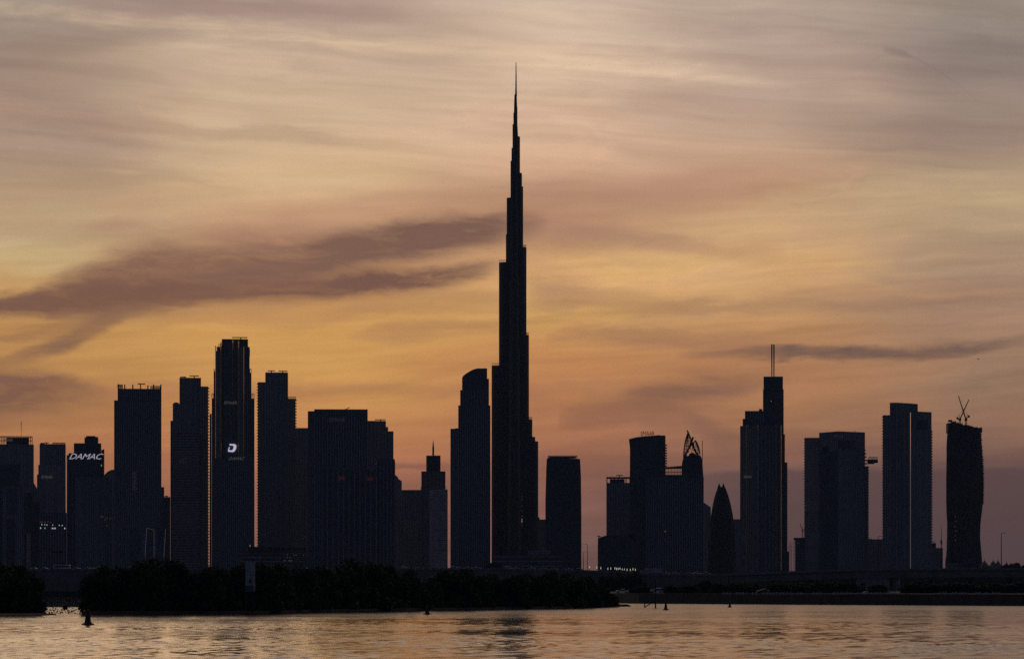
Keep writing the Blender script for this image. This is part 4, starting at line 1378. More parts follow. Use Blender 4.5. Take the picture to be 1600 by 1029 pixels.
# ------------------------------------------------------------------ vehicles
PAINT = {'white': mat('white_car_paint', (.70, .70, .70), .22), 'silver': mat('silver_car_paint', (.35, .36, .37), .25, .4), 'dark': mat('dark_car_paint', (.03, .03, .035), .2), 'red': mat('red_car_paint', (.25, .03, .03), .25)}
M_TYRE = mat('tyre', (.02, .02, .02), .9)


def rounded(outline, y0, y1, ins):
    return outline


def make_car(name, label, paint, kind='sedan', group=None):
    o = thing(name, label, 'car', (0, 0, 0), group)
    L, W = 4.6, 1.8
    if kind == 'suv':
        body = [(-2.35, .35), (-2.35, 1.0), (-2.2, 1.12), (-1.1, 1.2), (2.25, 1.2), (2.35, 1.0), (2.35, .35)]
        cab = [(-1.15, 1.2), (-.55, 1.78), (1.9, 1.8), (2.2, 1.2)]
    else:
        body = [(-2.3, .3), (-2.32, .7), (-2.1, .86), (-1.0, .95), (1.6, .98), (2.25, .9), (2.3, .6), (2.3, .3)]
        cab = [(-1.1, .95), (-.35, 1.42), (.85, 1.46), (1.75, .98)]
    b = MB()
    b.loft([[(x, -W / 2 + .06, z) for x, z in body], [(x, -W / 2, z * .98) for x, z in body], [(x, W / 2, z * .98) for x, z in body], [(x, W / 2 - .06, z) for x, z in body]][1:3])
    b.build('body', paint, o)
    g = MB()
    g.loft([[(x, -W / 2 + .1 + (.18 if z > 1.05 else 0), z + .003) for x, z in cab], [(x, W / 2 - .1 - (.18 if z > 1.05 else 0), z + .003) for x, z in cab]])
    c = g.build('cabin', M_GLASS, o)
    tx0, tx1, tz = cab[1][0] + .05, cab[2][0] - .05, max(cab[1][1], cab[2][1])
    # crowned sheet metal: roof, bonnet and boot curve down to the sides and catch the sky
    def crowned(x0, x1, z, h, wy):
        rings = []
        for k in range(7):
            u = k / 6
            x, e = x0 + (x1 - x0) * u, math.sin(math.pi * (.12 + .76 * u)) ** .5
            rings.append([(x, -wy * math.cos(math.pi * q / 8), z + h * e * math.sin(math.pi * q / 8)) for q in range(9)])
        return MB().loft(rings)
    crowned(tx0 - .15, tx1 + .15, tz - .04, .13, W / 2 - .26).build('roof_panel', paint, c, smooth=True)
    hz_ = 1.2 if kind == 'suv' else .93
    crowned(-2.25, cab[0][0] + .1, hz_ - .06, .10, W / 2 - .08).build('bonnet', paint, o, smooth=True)
    if kind != 'suv':
        crowned(cab[3][0] - .1, 2.24, .91, .09, W / 2 - .08).build('boot_lid', paint, o, smooth=True)
    for wx in (-1.42, 1.4):
        for wy in (-W / 2 - .02, W / 2 - .2):
            MB().tube([(wx, wy, .32), (wx, wy + .22, .32)], .32, 12).build('wheel', M_TYRE, o)
    return o


def make_lorry(name, label, paint, L=11.0, H=3.6):
    o = thing(name, label, 'lorry', (0, 0, 0))
    MB().box(-L / 2 + 2.6, L / 2, -1.25, 1.25, 1.0, H).build('cargo_box', paint, o)
    c = MB().slab([(-L / 2, .6), (-L / 2, 1.6), (-L / 2 + .5, 2.7), (-L / 2 + 2.3, 2.8), (-L / 2 + 2.3, .6)], -1.2, 1.2).build('cab', paint, o)
    MB().slab([(-L / 2 + .12, 1.65), (-L / 2 + .5, 2.5), (-L / 2 + 1.6, 2.5), (-L / 2 + 1.6, 1.65)], -1.22, -1.202).build('side_window', M_GLASS, c)
    MB().box(-L / 2 + .8, L / 2 - .3, -1.0, 1.0, .7, .995).build('chassis', M_DARK, o)
    for wx in (-L / 2 + 1.3, L / 2 - 3.0, L / 2 - 1.7):
        for wy in (-1.2, .9):
            MB().tube([(wx, wy, .5), (wx, wy + .3, .5)], .5, 12).build('wheel', M_TYRE, o)
    return o


protos = {}
CARS = [(53, 'silver', 'sedan', 'car on the highway just right of the leftmost tree, its roof catching light'),
        (71, 'white', 'sedan', 'small car on the highway just left of the bus'),
        (120, 'white', 'sedan', 'pale car on the highway just right of the bus'),
        (138, 'silver', 'sedan', 'car on the highway, second to the right of the bus, with a glinting roof'),
        (151.5, 'white', 'suv', 'taller car on the highway by the left end of the island trees'),
        (206, 'white', 'suv', 'car seen in the dip between the first tall island trees'),
        (376, 'white', 'sedan', 'car glimpsed over the mangroves just left of the white board'),
        (475, 'silver', 'sedan', 'car glimpsed over the mangroves below the infill block'),
        (592, 'silver', 'suv', 'car just right of the highest hump of island trees'),
        (632, 'white', 'suv', 'car on the highway below the low pale slab block'),
        (643.5, 'silver', 'sedan', 'car on the highway just left of the box lorry'),
        (657, 'dark', 'sedan', 'dark car close behind the box lorry'),
        (692, 'silver', 'sedan', 'car on the highway just left of the thin bright sky gap'),
        (709.5, 'silver', 'suv', 'tall car on the highway at the foot of the round-shouldered tower'),
        (720, 'white', 'sedan', 'pale car second right of the thin bright sky gap'),
        (732, 'silver', 'sedan', 'grey car third right of the thin bright sky gap'),
        (745, 'white', 'sedan', 'car on the highway just left of the dark lorry'),
        (794, 'white', 'suv', 'tall pale car just right of the dark lorry'),
        (805.5, 'silver', 'sedan', 'grey car below the needle tower, second right of the dark lorry'),
        (831, 'white', 'sedan', 'pale car on the highway below the paler hall'),
        (848, 'dark', 'sedan', 'dark car just left of the broad tapering tower'),
        (866, 'white', 'sedan', 'pale car below the left part of the broad tapering tower'),
        (889, 'silver', 'sedan', 'car with a bright windscreen below the right part of the broad tapering tower'),
        (906, 'dark', 'suv', 'dark tall car at the left edge of the wide sky gap with the street lamps'),
        (936, 'red', 'sedan', 'reddish car under the row of small white lamps'),
        (976, 'red', 'suv', 'tall reddish car near the right end of the row of small white lamps'),
        (1041, 'white', 'sedan', 'pale car just right of the long grey box lorry'),
        (1056, 'silver', 'suv', 'tall grey car below the broad dark podium'),
        (1078, 'dark', 'sedan', 'dark car below the petal-topped tower'),
        (1090, 'white', 'suv', 'tall pale car between two cars below the petal-topped tower'),
        (1104, 'white', 'sedan', 'car with a shining roof left of the bullet-shaped tower')]
for i, (x, col, kind, lab) in enumerate(CARS):
    key = (col, kind)
    lane = HY + (4.5 if i % 3 else 8.5)
    if key not in protos:
        c = make_car('parked_car' if False else 'car', lab, PAINT[col], kind, 'cars on the far highway')
        protos[key] = c
    else:
        c = copy_tree(protos[key])
    c['label'] = lab
    c.location = (px(x, lane), lane, road_z(x) + .01)
    if i % 2:
        c.rotation_euler = (0, 0, math.pi)
for x, yy, col, kind, lab in ((972, LY + 4, 'white', 'sedan', 'white car on the lower quay road right of the island tip'), (1026, LY + 6, 'silver', 'suv', 'grey car half hidden behind the mooring frame post'), (1192, LY + 3, 'dark', 'sedan', 'dark car on the lower quay road below the twin-masted tower')):
    key = (col, kind)
    if key not in protos:
        protos[key] = make_car('car', lab, PAINT[col], kind)
        c = protos[key]
    else:
        c = copy_tree(protos[key])
    c['label'] = lab
    c['group'] = 'cars on the quay road'
    c.location = (px(x, yy), yy, GZ + .13)
    c.rotation_euler = (0, 0, 0)
o = thing('bus', 'white single-deck bus with a dark window band, left end of the highway', 'bus', (0, 0, 0))
MB().slab([(-5, .45), (-5, 2.9), (-4.8, 3.1), (4.5, 3.1), (4.95, 2.6), (5.05, 1.4), (5.0, .45)], -1.25, 1.25).build('body', PAINT['white'], o)
MB().box(-4.6, 4.4, -1.275, -1.253, 1.55, 2.55).build('window_band', M_GLASS, o)
MB().slab([(4.62, 2.75), (4.96, 2.5), (5.06, 1.5), (5.08, 1.5), (4.99, 2.6), (4.66, 2.8)], -1.1, 1.1).build('windscreen', M_GLASS, o)
for wx in (-3.2, 3.1):
    for wy in (-1.24, .95):
        MB().tube([(wx, wy, .5), (wx, wy + .3, .5)], .5, 12).build('wheel', M_TYRE, o)
o.location = (px(97, HY + 6), HY + 6, road_z(97))
o = make_lorry('lorry', 'dark humped lorry at the foot of the needle tower', PAINT['dark'], 11.0, 3.9)
o.location = (px(770, HY + 8), HY + 8, road_z(770))
o = make_lorry('lorry', 'short grey box lorry below the small spired tower', PAINT['silver'], 6.4, 3.8)
o.location = (px(676, HY + 8), HY + 8, road_z(676))
o = make_lorry('lorry', 'long grey box lorry right of the row of small white lamps', PAINT['silver'], 12.5, 3.7)
o.location = (px(1018, HY + 8), HY + 8, road_z(1018))

# ------------------------------------------------------------------ lamps and masts
proto = None
for x in (921.2, 932.3, 938.8, 949.8, 954.4, 960.8, 963.4, 965.8, 968.6, 972.3, 975.6, 979.8, 984.9, 989, 992.8):
    Yl = HY + 26.5
    z = road_z(x)
    if proto is None:
        proto = thing('marker_lamp', 'small white lamp in the short bright row at the foot of the sloped annex', 'lamp', (0, 0, 0), 'row of small white lamps')
        MB().box(-.12, .12, -.12, .12, -1, 1.9).build('post', M_STEEL, proto)
        MB().lathe(0, 0, [(.1, 1.905), (.16, 2.05), (.17, 3.0), (.1, 3.2)], 8).build('lamp', M_LAMP, proto)
        o = proto
    else:
        o = copy_tree(proto)
    o.location = (px(x, Yl), Yl, z + .25 * ((int(x * 10) % 3) - 1))


def street_lamp(x, ytop, Yl, lab, arm=-1, name='street_lamp', r=.22):
    zb, zt = road_z(x) if Yl < 2100 else GZ, pz(ytop, Yl)
    X = px(x, Yl)
    o = thing(name, lab, 'street lamp', (X, Yl, zb), 'street lamps')
    MB().tube([(X, Yl, zb - 1), (X, Yl, zt)], [r, r * .55], 8).build('post', M_DARK, o)
    a = MB()
    P = [(X, Yl, zt), (X + arm * .5, Yl, zt + .35), (X + arm * 1.6, Yl, zt + .45)]
    a.tube(P, r * .5, 6)
    ar = a.build('arm', M_DARK, o)
    MB().box(X + arm * 2.4 - .5, X + arm * 2.4 + .5, Yl - .22, Yl + .22, zt + .3, zt + .5).build('lamp_head', M_DARK, ar)
    return o


street_lamp(911.5, 862.5, HY + 12, 'short street lamp, left of the pair in the wide sky gap', 1)
street_lamp(917.8, 850.5, HY + 25.5, 'tall street lamp, right of the pair in the wide sky gap', -1)
street_lamp(1372.3, 838, HY + 25.5, 'street lamp rising beside the tower with the sky bridge', 1, r=.3)
street_lamp(1564.5, 833, HY + 25.5, 'lone tall street lamp near the right edge', 1, r=.33)
street_lamp(1050, 854, HY + 25.5, 'thin street lamp against the broad dark podium', 1)
street_lamp(1060, 868, HY + 12, 'shorter thin street lamp against the broad dark podium', -1)
street_lamp(119, 868, HY + 25.5, 'thin street lamp on the highway above the first car right of the bus', 1)
street_lamp(735, 862, HY + 25.5, 'thin street lamp against the round-shouldered tower', 1)
street_lamp(662.5, 852, HY + 25.5, 'thin street lamp against the foot of the spired tower', 1)
# floodlight mast with a flat head, left
Yl = 1955.0
o = thing('floodlight_mast', 'dark floodlight mast with a wide flat head in the gap between tree clumps', 'mast', (px(90, Yl), Yl, GZ))
MB().tube([(px(90, Yl), Yl, GZ - .2), (px(90, Yl), Yl, pz(863, Yl))], [.3, .2], 8).build('post', M_DARK, o)
MB().box(px(81, Yl), px(99, Yl), Yl - .5, Yl + .5, pz(863, Yl) + .002, pz(860.8, Yl)).build('lamp_head', M_DARK, o)
# aerial on the right
Yl = 2600.0
X = px(1470.8, Yl)
o = thing('radio_aerial', 'slim radio aerial with a swollen middle left of the twisting tower', 'aerial', (X, Yl, GZ))
MB().tube([(X, Yl, GZ), (X, Yl, pz(848, Yl)), (X, Yl, pz(822, Yl))], [.45, .3, .12], 8).build('mast', M_DARK, o)
MB().lathe(X, Yl, [(.3, pz(852, Yl)), (.75, pz(848, Yl)), (.8, pz(844.5, Yl)), (.3, pz(842, Yl))], 10).build('antenna_cluster', M_STEEL, o)
# tall palm by the lamps
Yl = HY + 40
X = px(987, Yl)
o = thing('palm_tree', 'tall palm with a dark spiky head above the row of small white lamps', 'palm tree', (X, Yl, GZ))
zt = pz(838, Yl)
MB().tube([(X, Yl, GZ), (X + .1, Yl, GZ + 8), (X, Yl, zt)], [.75, .62, .5], 10).build('trunk', M_BARK, o)
b = MB()
random.seed(11)
for i in range(60):
    a, e = random.uniform(0, 6.28), random.uniform(-.75, 1.3)
    L = random.uniform(1.5, 2.4)
    p = Vector((X, Yl, zt))
    d = Vector((math.cos(a) * math.cos(e), math.sin(a) * math.cos(e), math.sin(e)))
    q = p + d * L * .6 + Vector((0, 0, .2))
    w = p + d * L + Vector((0, 0, -.5))
    s_ = Vector((-math.sin(a), math.cos(a), 0)) * .22
    b.add([tuple(p), tuple(q + s_), tuple(w), tuple(q - s_)], [(0, 1, 2, 3)])
    b.add([tuple(p), tuple(q + Vector((0, 0, .25))), tuple(w), tuple(q - Vector((0, 0, .25)))], [(0, 1, 2, 3)])
b.build('crown', M_LEAF, o)

# ------------------------------------------------------------------ trees
def crown_mesh(seed, W, H, n=5200, leaf=.34, low=.0):
    """leaf-sized faces scattered through a lumpy volume W wide and H tall, dense to the ground"""
    r = np.random.default_rng(seed)
    k = 15
    cs = np.stack([r.uniform(-.36, .36, k) * W, r.uniform(-.34, .34, k) * W, r.uniform(.22, .82, k) * H], 1)
    cs[:, 2] = np.minimum(cs[:, 2], H * (.88 - 1.1 * (np.hypot(cs[:, 0], cs[:, 1]) / W) ** 1.3))
    rs = np.stack([r.uniform(.15, .26, k) * W] * 2 + [r.uniform(.13, .22, k) * H], 1)
    cs = np.vstack([cs, [[0, 0, H * .38], [W * .24, 0, H * .28], [-W * .24, 0, H * .28], [0, -W * .2, H * .3], [W * .36, 0, H * .12], [-W * .36, 0, H * .12], [0, -W * .36, H * .12], [0, W * .36, H * .12]]])
    rs = np.vstack([rs, [[W * .36, W * .32, H * .38], [W * .24, W * .24, H * .28], [W * .24, W * .24, H * .28], [W * .3, W * .25, H * .3]] + [[W * .2, W * .2, H * .14]] * 4])
    pick = r.integers(0, len(cs), n)
    d = r.normal(size=(n, 3))
    d /= np.linalg.norm(d, axis=1)[:, None]
    rad = r.uniform(.25, 1.0, n) ** .45 * np.where(r.uniform(size=n) < .10, r.uniform(1.0, 1.28, n), r.uniform(.92, 1.08, n))
    c = cs[pick] + d * rs[pick] * rad[:, None]
    c[:, 2] = np.clip(c[:, 2], low * H + .1, None)
    a = r.normal(size=(n, 3))
    a /= np.linalg.norm(a, axis=1)[:, None]
    b = np.cross(a, r.normal(size=(n, 3)))
    b /= np.linalg.norm(b, axis=1)[:, None]
    s = leaf * r.uniform(.6, 1.35, n)[:, None]
    quad = np.stack([c - a * s, c - b * s * .5, c + a * s, c + b * s * .5], 1).reshape(-1, 3)
    me = bpy.data.meshes.new('crown')
    me.vertices.add(n * 4)
    me.vertices.foreach_set('co', quad.reshape(-1).astype(np.float32))
    me.loops.add(n * 4)
    me.loops.foreach_set('vertex_index', np.arange(n * 4, dtype=np.int32))
    me.polygons.add(n)
    me.polygons.foreach_set('loop_start', np.arange(0, n * 4, 4, dtype=np.int32))
    me.polygons.foreach_set('loop_total', np.full(n, 4, np.int32))
    me.update(calc_edges=True)
    me.materials.append(M_LEAF)
    return me


def trunk_mb(H, seed, W):
    r = random.Random(seed)
    b = MB()
    b.tube([(0, 0, -.3), (.1, 0, H * .2), (-.1, .1, H * .5), (.05, 0, H * .75)], [.3, .24, .16, .05], 8)
    for i in range(6):
        a = r.uniform(0, 6.28)
        z = H * r.uniform(.15, .45)
        L = W * r.uniform(.25, .4)
        b.tube([(0, 0, z), (L * .5 * math.cos(a), L * .5 * math.sin(a), z + H * .15), (L * math.cos(a), L * math.sin(a), z + H * .28)], [.13, .09, .03], 6)
    for i in range(7):       # prop roots
        a = r.uniform(0, 6.28)
        L = r.uniform(.6, 1.7)
        b.tube([(0, 0, H * .14), (L * .6 * math.cos(a), L * .6 * math.sin(a), H * .10), (L * math.cos(a), L * math.sin(a), -.3)], [.08, .07, .05], 5)
    return b


CROWNS = [crown_mesh(20 + i, 1.0 * 8.0, 10.0, n=7600, leaf=.36) for i in range(6)]
TRUNKS = []
for i in range(3):
    o_ = trunk_mb(10.0, i, 8.0).build('trunk', M_BARK)
    TRUNKS.append(o_.data)
    bpy.data.objects.remove(o_)


def tree(x, ytop, wpx, Y, lab, i, name='mangrove_tree', cat='tree', group='mangroves on the island', zb=.1, hk=1.0):
    X = px(x, Y)
    H = pz(ytop, Y) - zb
    W = wpx / F * Y
    o = thing(name, lab, cat, (X, Y, zb), group)
    for nm, me in (('crown', CROWNS[i % 6]), ('trunk', TRUNKS[i % 3])):
        c = bpy.data.objects.new(nm, me)
        COL.objects.link(c)
        c.parent = o
    o.scale = (W / 8.0, W / 8.0, H / 9.6 * hk)
    o.rotation_euler = (0, 0, (i * 2.4) % 6.28)
    return o


def shoreY(x):
    yb = np.interp(x, [-100, 135, 400, 500, 600, 700, 800, 900, 985], [962, 958.5, 958, 955.5, 954, 952.3, 951, 949.5, 946.5])
    return 26000.0 / (yb - HOR)


for i, (x, y, w, lab) in enumerate(((-22, 872, 80, 'mangrove clump cut off by the left edge'), (16, 868, 84, 'tallest tree of the clump at the left edge'), (46, 893, 48, 'shorter mangrove on the right side of the left-edge clump'), (55, 922, 30, 'low overhanging bush at the right foot of the left-edge clump'))):
    tree(x, y, w, 655 - 4 * i, lab, i, group='trees at the left edge')
ISL = [(150, 889, 40, 'mangrove at the left tip of the island, lower than its right neighbour'),
       (179, 872, 60, 'domed mangrove, first tall one from the left tip of the island'),
       (205, 885, 44, 'lower mangrove in the dip below the picket-crowned tower'),
       (233, 871, 58, 'tall mangrove in front of the prism pavilion'),
       (264, 870, 56, 'tall mangrove left of the balcony-edged tower'),
       (290, 876, 44, 'mangrove with a small peak below the balcony-edged tower'),
       (318, 877, 54, 'mangrove below the gap left of the D-emblem tower'),
       (348, 877, 54, 'mangrove left of the white board, below the D-emblem tower'),
       (376, 878, 50, 'mangrove directly behind the white board'),
       (410, 877, 54, 'mangrove just right of the white board'),
       (440, 878, 52, 'mangrove below the saw-edged tower'),
       (470, 879, 50, 'mangrove below the infill block'),
       (498, 876, 52, 'mangrove below the left end of the wide flat-topped block'),
       (524, 873, 56, 'mangrove left of the highest hump, below the wide block'),
       (551, 871, 60, 'mangrove making the highest hump of the island, below the red displays'),
       (581, 876, 52, 'mangrove on the right slope of the highest hump'),
       (606, 880, 50, 'mangrove at the end of the high trees, below the stepped block'),
       (630, 885, 44, 'mangrove falling away left of the notch in the treetops'),
       (652, 903, 44, 'low mangrove in the left part of the notch in the treetops'),
       (672, 901, 38, 'low mangrove in the right part of the notch below the spired tower'),
       (692, 887, 52, 'round mangrove just right of the notch, below the thin sky gap'),
       (720, 887, 52, 'mangrove below the round-shouldered tower'),
       (746, 895, 46, 'lower mangrove below the dark lorry'),
       (772, 893, 48, 'mangrove below the needle tower'),
       (802, 892, 50, 'mangrove just right of the foot of the needle tower'),
       (832, 887, 52, 'mangrove with a raised top below the paler hall'),
       (860, 888, 48, 'mangrove below the left edge of the broad tapering tower'),
       (888, 894, 50, 'mangrove below the right edge of the broad tapering tower'),
       (914, 897, 44, 'mangrove below the wide sky gap with the street lamps'),
       (935, 908, 36, 'shrinking mangrove second from the right tip of the island'),
       (951, 925, 26, 'last little mangrove at the right tip of the island')]
for i, (x, y, w, lab) in enumerate(ISL):
    tree(x, y + 1, w * 1.22, shoreY(x) + 9 + (i % 3) * 2.0, lab, i)


# low bushes on the banks at right
BUSH = [(948, 894, 22, HY - 18, 'bush on the bank under the right end of the sloped annex'), (966, 897, 24, HY - 20, 'bush on the bank under the row of small white lamps'), (992, 893, 26, HY - 18, 'dark bush on the bank left of the mooring frame'),
        (1000, 915, 30, 1245, 'bush on the quay road left of the mooring frame'), (1052, 913, 26, 1250, 'bush right of the mooring frame'), (1075, 911, 26, 1252, 'bush on the quay below the petal-topped tower'), (1106, 903, 24, 1262, 'small tree standing out above the quay bushes, left of the viaduct end'),
        (1124, 910, 24, 1250, 'bush at the left end of the viaduct'), (1150, 909, 34, 1255, 'bush under the left end of the viaduct'), (1182, 911, 34, 1252, 'bush under the viaduct below the twin-masted tower'), (1214, 909, 34, 1256, 'bush under the viaduct right of the dark car'),
        (1250, 908, 40, 1258, 'bush under the viaduct below the scaffold tower'), (1288, 906, 44, 1262, 'large bush under the viaduct below the left part of the sky-bridge tower'), (1326, 907, 38, 1256, 'bush just left of the opening under the viaduct'), (1372, 912, 26, 1252, 'round bush in front of the opening under the viaduct'),
        (1432, 907, 46, 1258, 'bush just right of the opening under the viaduct'), (1474, 909, 40, 1256, 'bush under the viaduct left of the twisting tower'), (1512, 908, 42, 1254, 'bush under the viaduct below the twisting tower'), (1552, 908, 42, 1252, 'bush under the viaduct below the domes'), (1592, 908, 42, 1250, 'bush cut off by the right edge under the viaduct'),
        (1586, 878.5, 20, 3000, 'bush on the right horizon just right of the domes'), (1600, 881, 20, 3000, 'low bush on the horizon cut off by the right edge'), (1574, 880.5, 14, 3010, 'small bush on the horizon against the last dome')]
for i, (x, y, w, Y, lab) in enumerate(BUSH):
    tree(x, y, w * 1.25, Y, lab, i + 1, 'bush', 'bush', 'bushes on the far bank', zb=GZ if Y < 2900 else 14.0)
tag(MB().box(px(1560, 3000), px(1700, 3000), 2985, 3030, GZ, 14.1).build('bank', M_SAND), kind='structure')

# ------------------------------------------------------------------ mud, roots, floats
def mud(pts, z, name):
    r = random.Random(len(pts))
    out = []
    for (p, q) in zip(pts, pts[1:] + pts[:1]):
        p, q = Vector(p), Vector(q)
        n = max(2, int((q - p).length / 6))
        for i in range(n):
            c = p + (q - p) * i / n
            out.append((c.x + r.uniform(-.8, .8), c.y + r.uniform(-1.6, 1.6)))
    b = MB()
    cx, cy = sum(p[0] for p in out) / len(out), sum(p[1] for p in out) / len(out)
    b.loft([[(x, y, -.6) for x, y in out], [(x, y, .05) for x, y in out], [(cx + (x - cx) * .985, cy + (y - cy) * .985, z) for x, y in out]])
    return tag(b.build(name, M_MUD), kind='structure')


isl = [(px(x, shoreY(x)), shoreY(x)) for x in range(135, 990, 40)] + [(px(988, 905), 905)]
mud(isl + [(px(960, 930), 930), (px(900, 900), 900), (px(600, 810), 810), (px(300, 730), 730), (px(140, 700), 700)], .55, 'mudflat')
mud([(px(-150, 588), 588), (px(0, 588), 588), (px(40, 600), 600), (px(95, 618), 618), (px(62, 640), 640), (px(44, 690), 690), (px(-150, 690), 690)], .2, 'mudbank')
rr = np.random.default_rng(9)
b = MB()
for i in range(420):
    if i < 250:
        x, y = rr.uniform(28, 138), rr.uniform(948.5, 958.5)
    else:
        x = rr.uniform(150, 640) if rr.random() < .7 else rr.uniform(850, 985)
        y = 26000 / shoreY(x) + HOR + rr.uniform(-.4, 1.1)
    Y = 26000 / (y - HOR)
    X = px(x, Y)
    h, w = rr.uniform(.1, .34), rr.uniform(.05, .16)
    b.lathe(X, Y, [(w, -.3), (w * .9, h * .5), (w * .35, h)], 5)
tag(b.build('root_stubble', M_MUD), kind='stuff')


def buoy(x, yb, ytop, lab, lean=0.0):
    Y = 26000.0 / (yb - HOR)
    X = px(x, Y)
    h = (yb - ytop) / F * Y
    o = thing('buoy', lab, 'buoy', (X, Y, 0), 'dark cone buoys on the creek')
    MB().lathe(X, Y, [(h * .38, -.15), (h * .42, .03), (h * .36, h * .09), (h * .2, h * .14)], 18).build('float', M_DARK, o)
    MB().lathe(X, Y, [(h * .215, h * .14), (h * .17, h * .4), (h * .115, h * .78), (h * .10, h * .86), (h * .03, h * .9)], 16).build('cone', M_DARK, o)
    MB().tube([(X, Y, h * .88), (X, Y, h)], h * .03, 6).build('top_rod', M_STEEL, o)
    return o


buoy(137.3, 975.5, 950.5, 'largest and nearest dark cone buoy, off the left mudbank')
buoy(667.4, 959.2, 943.5, 'small dark cone buoy close to the island shore, below the small spired tower')
buoy(1040.3, 952.3, 939.5, 'dark cone buoy on open water just right of the mooring frame')
buoy(1140.2, 948.0, 938.6, 'smallest and farthest dark cone buoy, near the quay at right')
Y = 26000 / (951.3 - HOR)
o = thing('ball_float', 'round black ball float on the ripples between the tree clumps', 'float', (px(102, Y), Y, 0))
MB().lathe(px(102, Y), Y, [(.12, -.1), (.42, .02), (.6, .3), (.63, .58), (.5, .92), (.22, 1.13), (.05, 1.18)], 16).build('ball', M_DARK, o)
MB().lathe(px(102, Y), Y, [(.16, 1.181), (.16, 1.3)], 8).build('eyelet', M_STEEL, o)
# mooring frame
Y = 852.0
o = thing('mooring_frame', 'tall dark post with a short companion post and slanting braces standing in the water', 'post', (px(1024, Y), Y, 0))
MB().tube([(px(1024.2, Y), Y, -1), (px(1024.2, Y), Y, pz(903.5, Y))], [.19, .16], 10).build('tall_post', M_DARK, o)
MB().tube([(px(1007.3, Y), Y, -1), (px(1007.3, Y), Y, pz(938, Y))], .13, 8).build('short_post', M_DARK, o)
MB().bar((px(1007.6, Y), Y, pz(948, Y)), (px(1024, Y), Y, pz(937, Y)), .16).build('brace', M_DARK, o)
MB().bar((px(1013, Y), Y, pz(920, Y)), (px(1024, Y), Y, pz(905, Y)), .12).build('brace', M_DARK, o)
# tall board on two legs in front of the mangroves
Y = 648.0
o = thing('notice_board', 'tall pale notice board on two thin legs in front of the mangroves', 'board', (px(390, Y), Y, 0))
x0, x1, z0, z1 = px(383.4, Y), px(398.6, Y), pz(923, Y), pz(876.6, Y)
p_ = MB().box(x0, x1, Y, Y + .16, z0, z1).build('panel', M_BOARD, o)
M_TEAL = mat('teal_print', (.09, .17, .20), .6)
M_PRINT = mat('dark_print', (.10, .10, .12), .7)
M_RUST = mat('rust_print', (.16, .07, .04), .7)
W_, H_ = x1 - x0, z1 - z0
pu = lambda u: x0 + u * W_
pv = lambda v: z1 - v * H_
MB().box(pu(.01), pu(.83), Y - .012, Y - .004, pv(.985), pv(.80)).build('teal_band', M_TEAL, p_)
MB().slab([(pu(.40), pv(.74)), (pu(.36), pv(.66)), (pu(.45), pv(.58)), (pu(.50), pv(.54)), (pu(.56), pv(.58)), (pu(.66), pv(.66)), (pu(.62), pv(.74))], Y - .012, Y - .004).build('rust_figure', M_RUST, p_)
b = MB()
for (u0, v0, u1, v1) in ((.08, .31, .34, .335), (.58, .33, .95, .35), (.72, .42, .92, .445), (.13, .42, .22, .45), (.08, .66, .3, .68), (.68, .655, .9, .675)):
    b.box(pu(u0), pu(u1), Y - .012, Y - .004, pv(v1), pv(v0))
b.bar((pu(.52), Y - .008, pv(.2)), (pu(.46), Y - .008, pv(.3)), .05)
b.bar((pu(.46), Y - .008, pv(.3)), (pu(.52), Y - .008, pv(.44)), .05)
b.build('dark_marks', M_PRINT, p_)
for x in (383.9, 394.6):
    MB().tube([(px(x, Y), Y + .26, -1), (px(x, Y), Y + .26, z1 - .3)], .09, 8).build('leg', M_DARK, o)
# low white board on the shore
Y = 836.0
o = thing('low_board', 'low white board among the island roots below the broad tapering tower', 'board', (px(874.5, Y), Y, .1))
MB().box(px(865, Y), px(884, Y), Y, Y + .12, pz(937.2, Y), pz(931.2, Y)).build('panel', M_BOARD, o)
for x in (868, 881):
    MB().tube([(px(x, Y), Y + .2, 0), (px(x, Y), Y + .2, pz(932, Y))], .07, 6).build('leg', M_DARK, o)


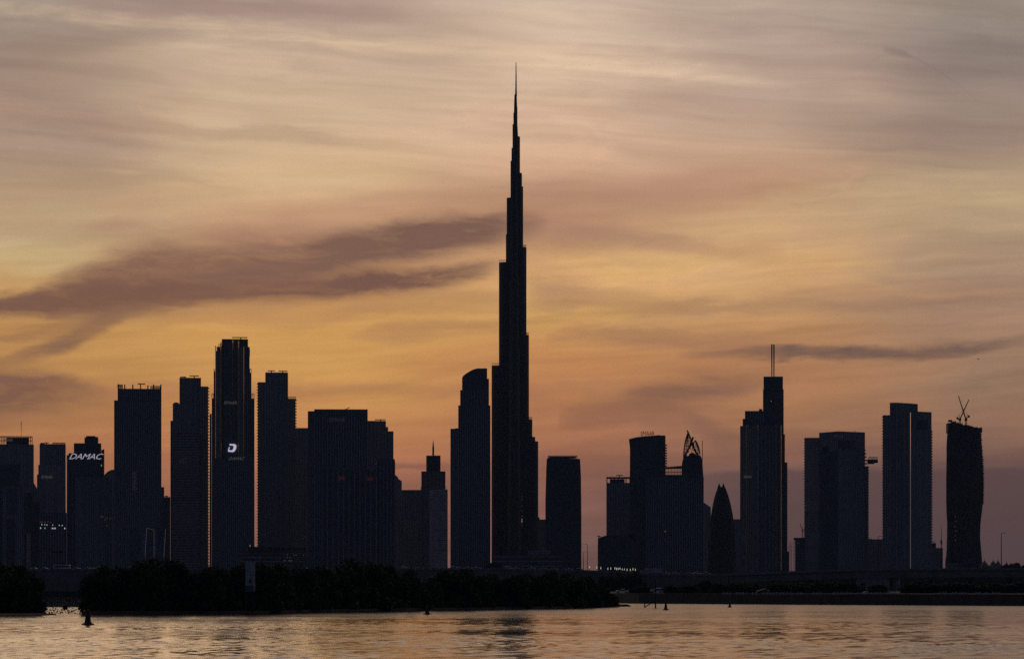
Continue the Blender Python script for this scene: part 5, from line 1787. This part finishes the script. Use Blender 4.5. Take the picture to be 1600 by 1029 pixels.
# ------------------------------------------------------------------ birds
def bird(x, y, Y, span, lab, roll):
    o = thing('bird', lab, 'bird', (px(x, Y), Y, pz(y, Y)), 'birds in the sky')
    X, Z = px(x, Y), pz(y, Y)
    s = span
    b = MB()
    b.loft([[(X + u * s, Y + r * s * math.cos(a), Z + v * s + r * s * math.sin(a)) for a in [k * math.pi / 4 for k in range(8)]]
            for u, v, r in ((-.34, -.02, .02), (-.22, 0, .07), (0, .01, .12), (.18, .03, .10), (.27, .06, .07), (.33, .06, .05), (.40, .045, .01))])
    for sy in (-1, 1):
        up = .16 if sy < 0 else .34 * roll
        b.loft([[(X + (-.12 + .02 * i) * s, Y + sy * d * s, Z + (.04 + up * d / .5 * (1 - .5 * d)) * s - .012 * s), (X + (.16 - .10 * i) * s, Y + sy * d * s, Z + (.04 + up * d / .5 * (1 - .5 * d)) * s),
                 (X + (-.12 + .02 * i) * s, Y + sy * d * s, Z + (.04 + up * d / .5 * (1 - .5 * d)) * s + .012 * s)] for i, d in enumerate((.06, .3, .55))])
    b.add([(X - .3 * s, Y - .05 * s, Z), (X - .52 * s, Y - .1 * s, Z - .02 * s), (X - .52 * s, Y + .1 * s, Z - .02 * s), (X - .3 * s, Y + .05 * s, Z)], [(0, 1, 2, 3)])
    b.build('body', M_DARK, o)
    return o


bird(1528.3, 560.8, 500, .46, 'largest dark bird, low in the sky above the twisting tower', 1.6)
bird(921.5, 101.5, 1500, .55, 'speck of a bird high right of the needle spire', 1.2)
bird(1308, 492, 1500, .55, 'left of two specks of birds above the sky-bridge tower', 1.4)
bird(1318.5, 493.5, 1520, .55, 'right of two specks of birds above the sky-bridge tower', 1.0)


# ------------------------------------------------------------------ the evening haze over the city
hz = MB().box(-7100, 7100, -700, 9600, -9.2, 920).build('haze', bpy.data.materials.new('haze_air'))
hm = hz.data.materials[0]
hm.use_nodes = True
hnt = hm.node_tree
hnt.nodes.clear()
pv_ = hnt.nodes.new('ShaderNodeVolumePrincipled')
pv_.inputs['Color'].default_value = (.42, .68, 1.0, 1)
pv_.inputs['Density'].default_value = 1.7e-5
pv_.inputs['Anisotropy'].default_value = 0.0
ho = hnt.nodes.new('ShaderNodeOutputMaterial')
hnt.links.new(pv_.outputs[0], ho.inputs['Volume'])
tag(hz, kind='stuff')
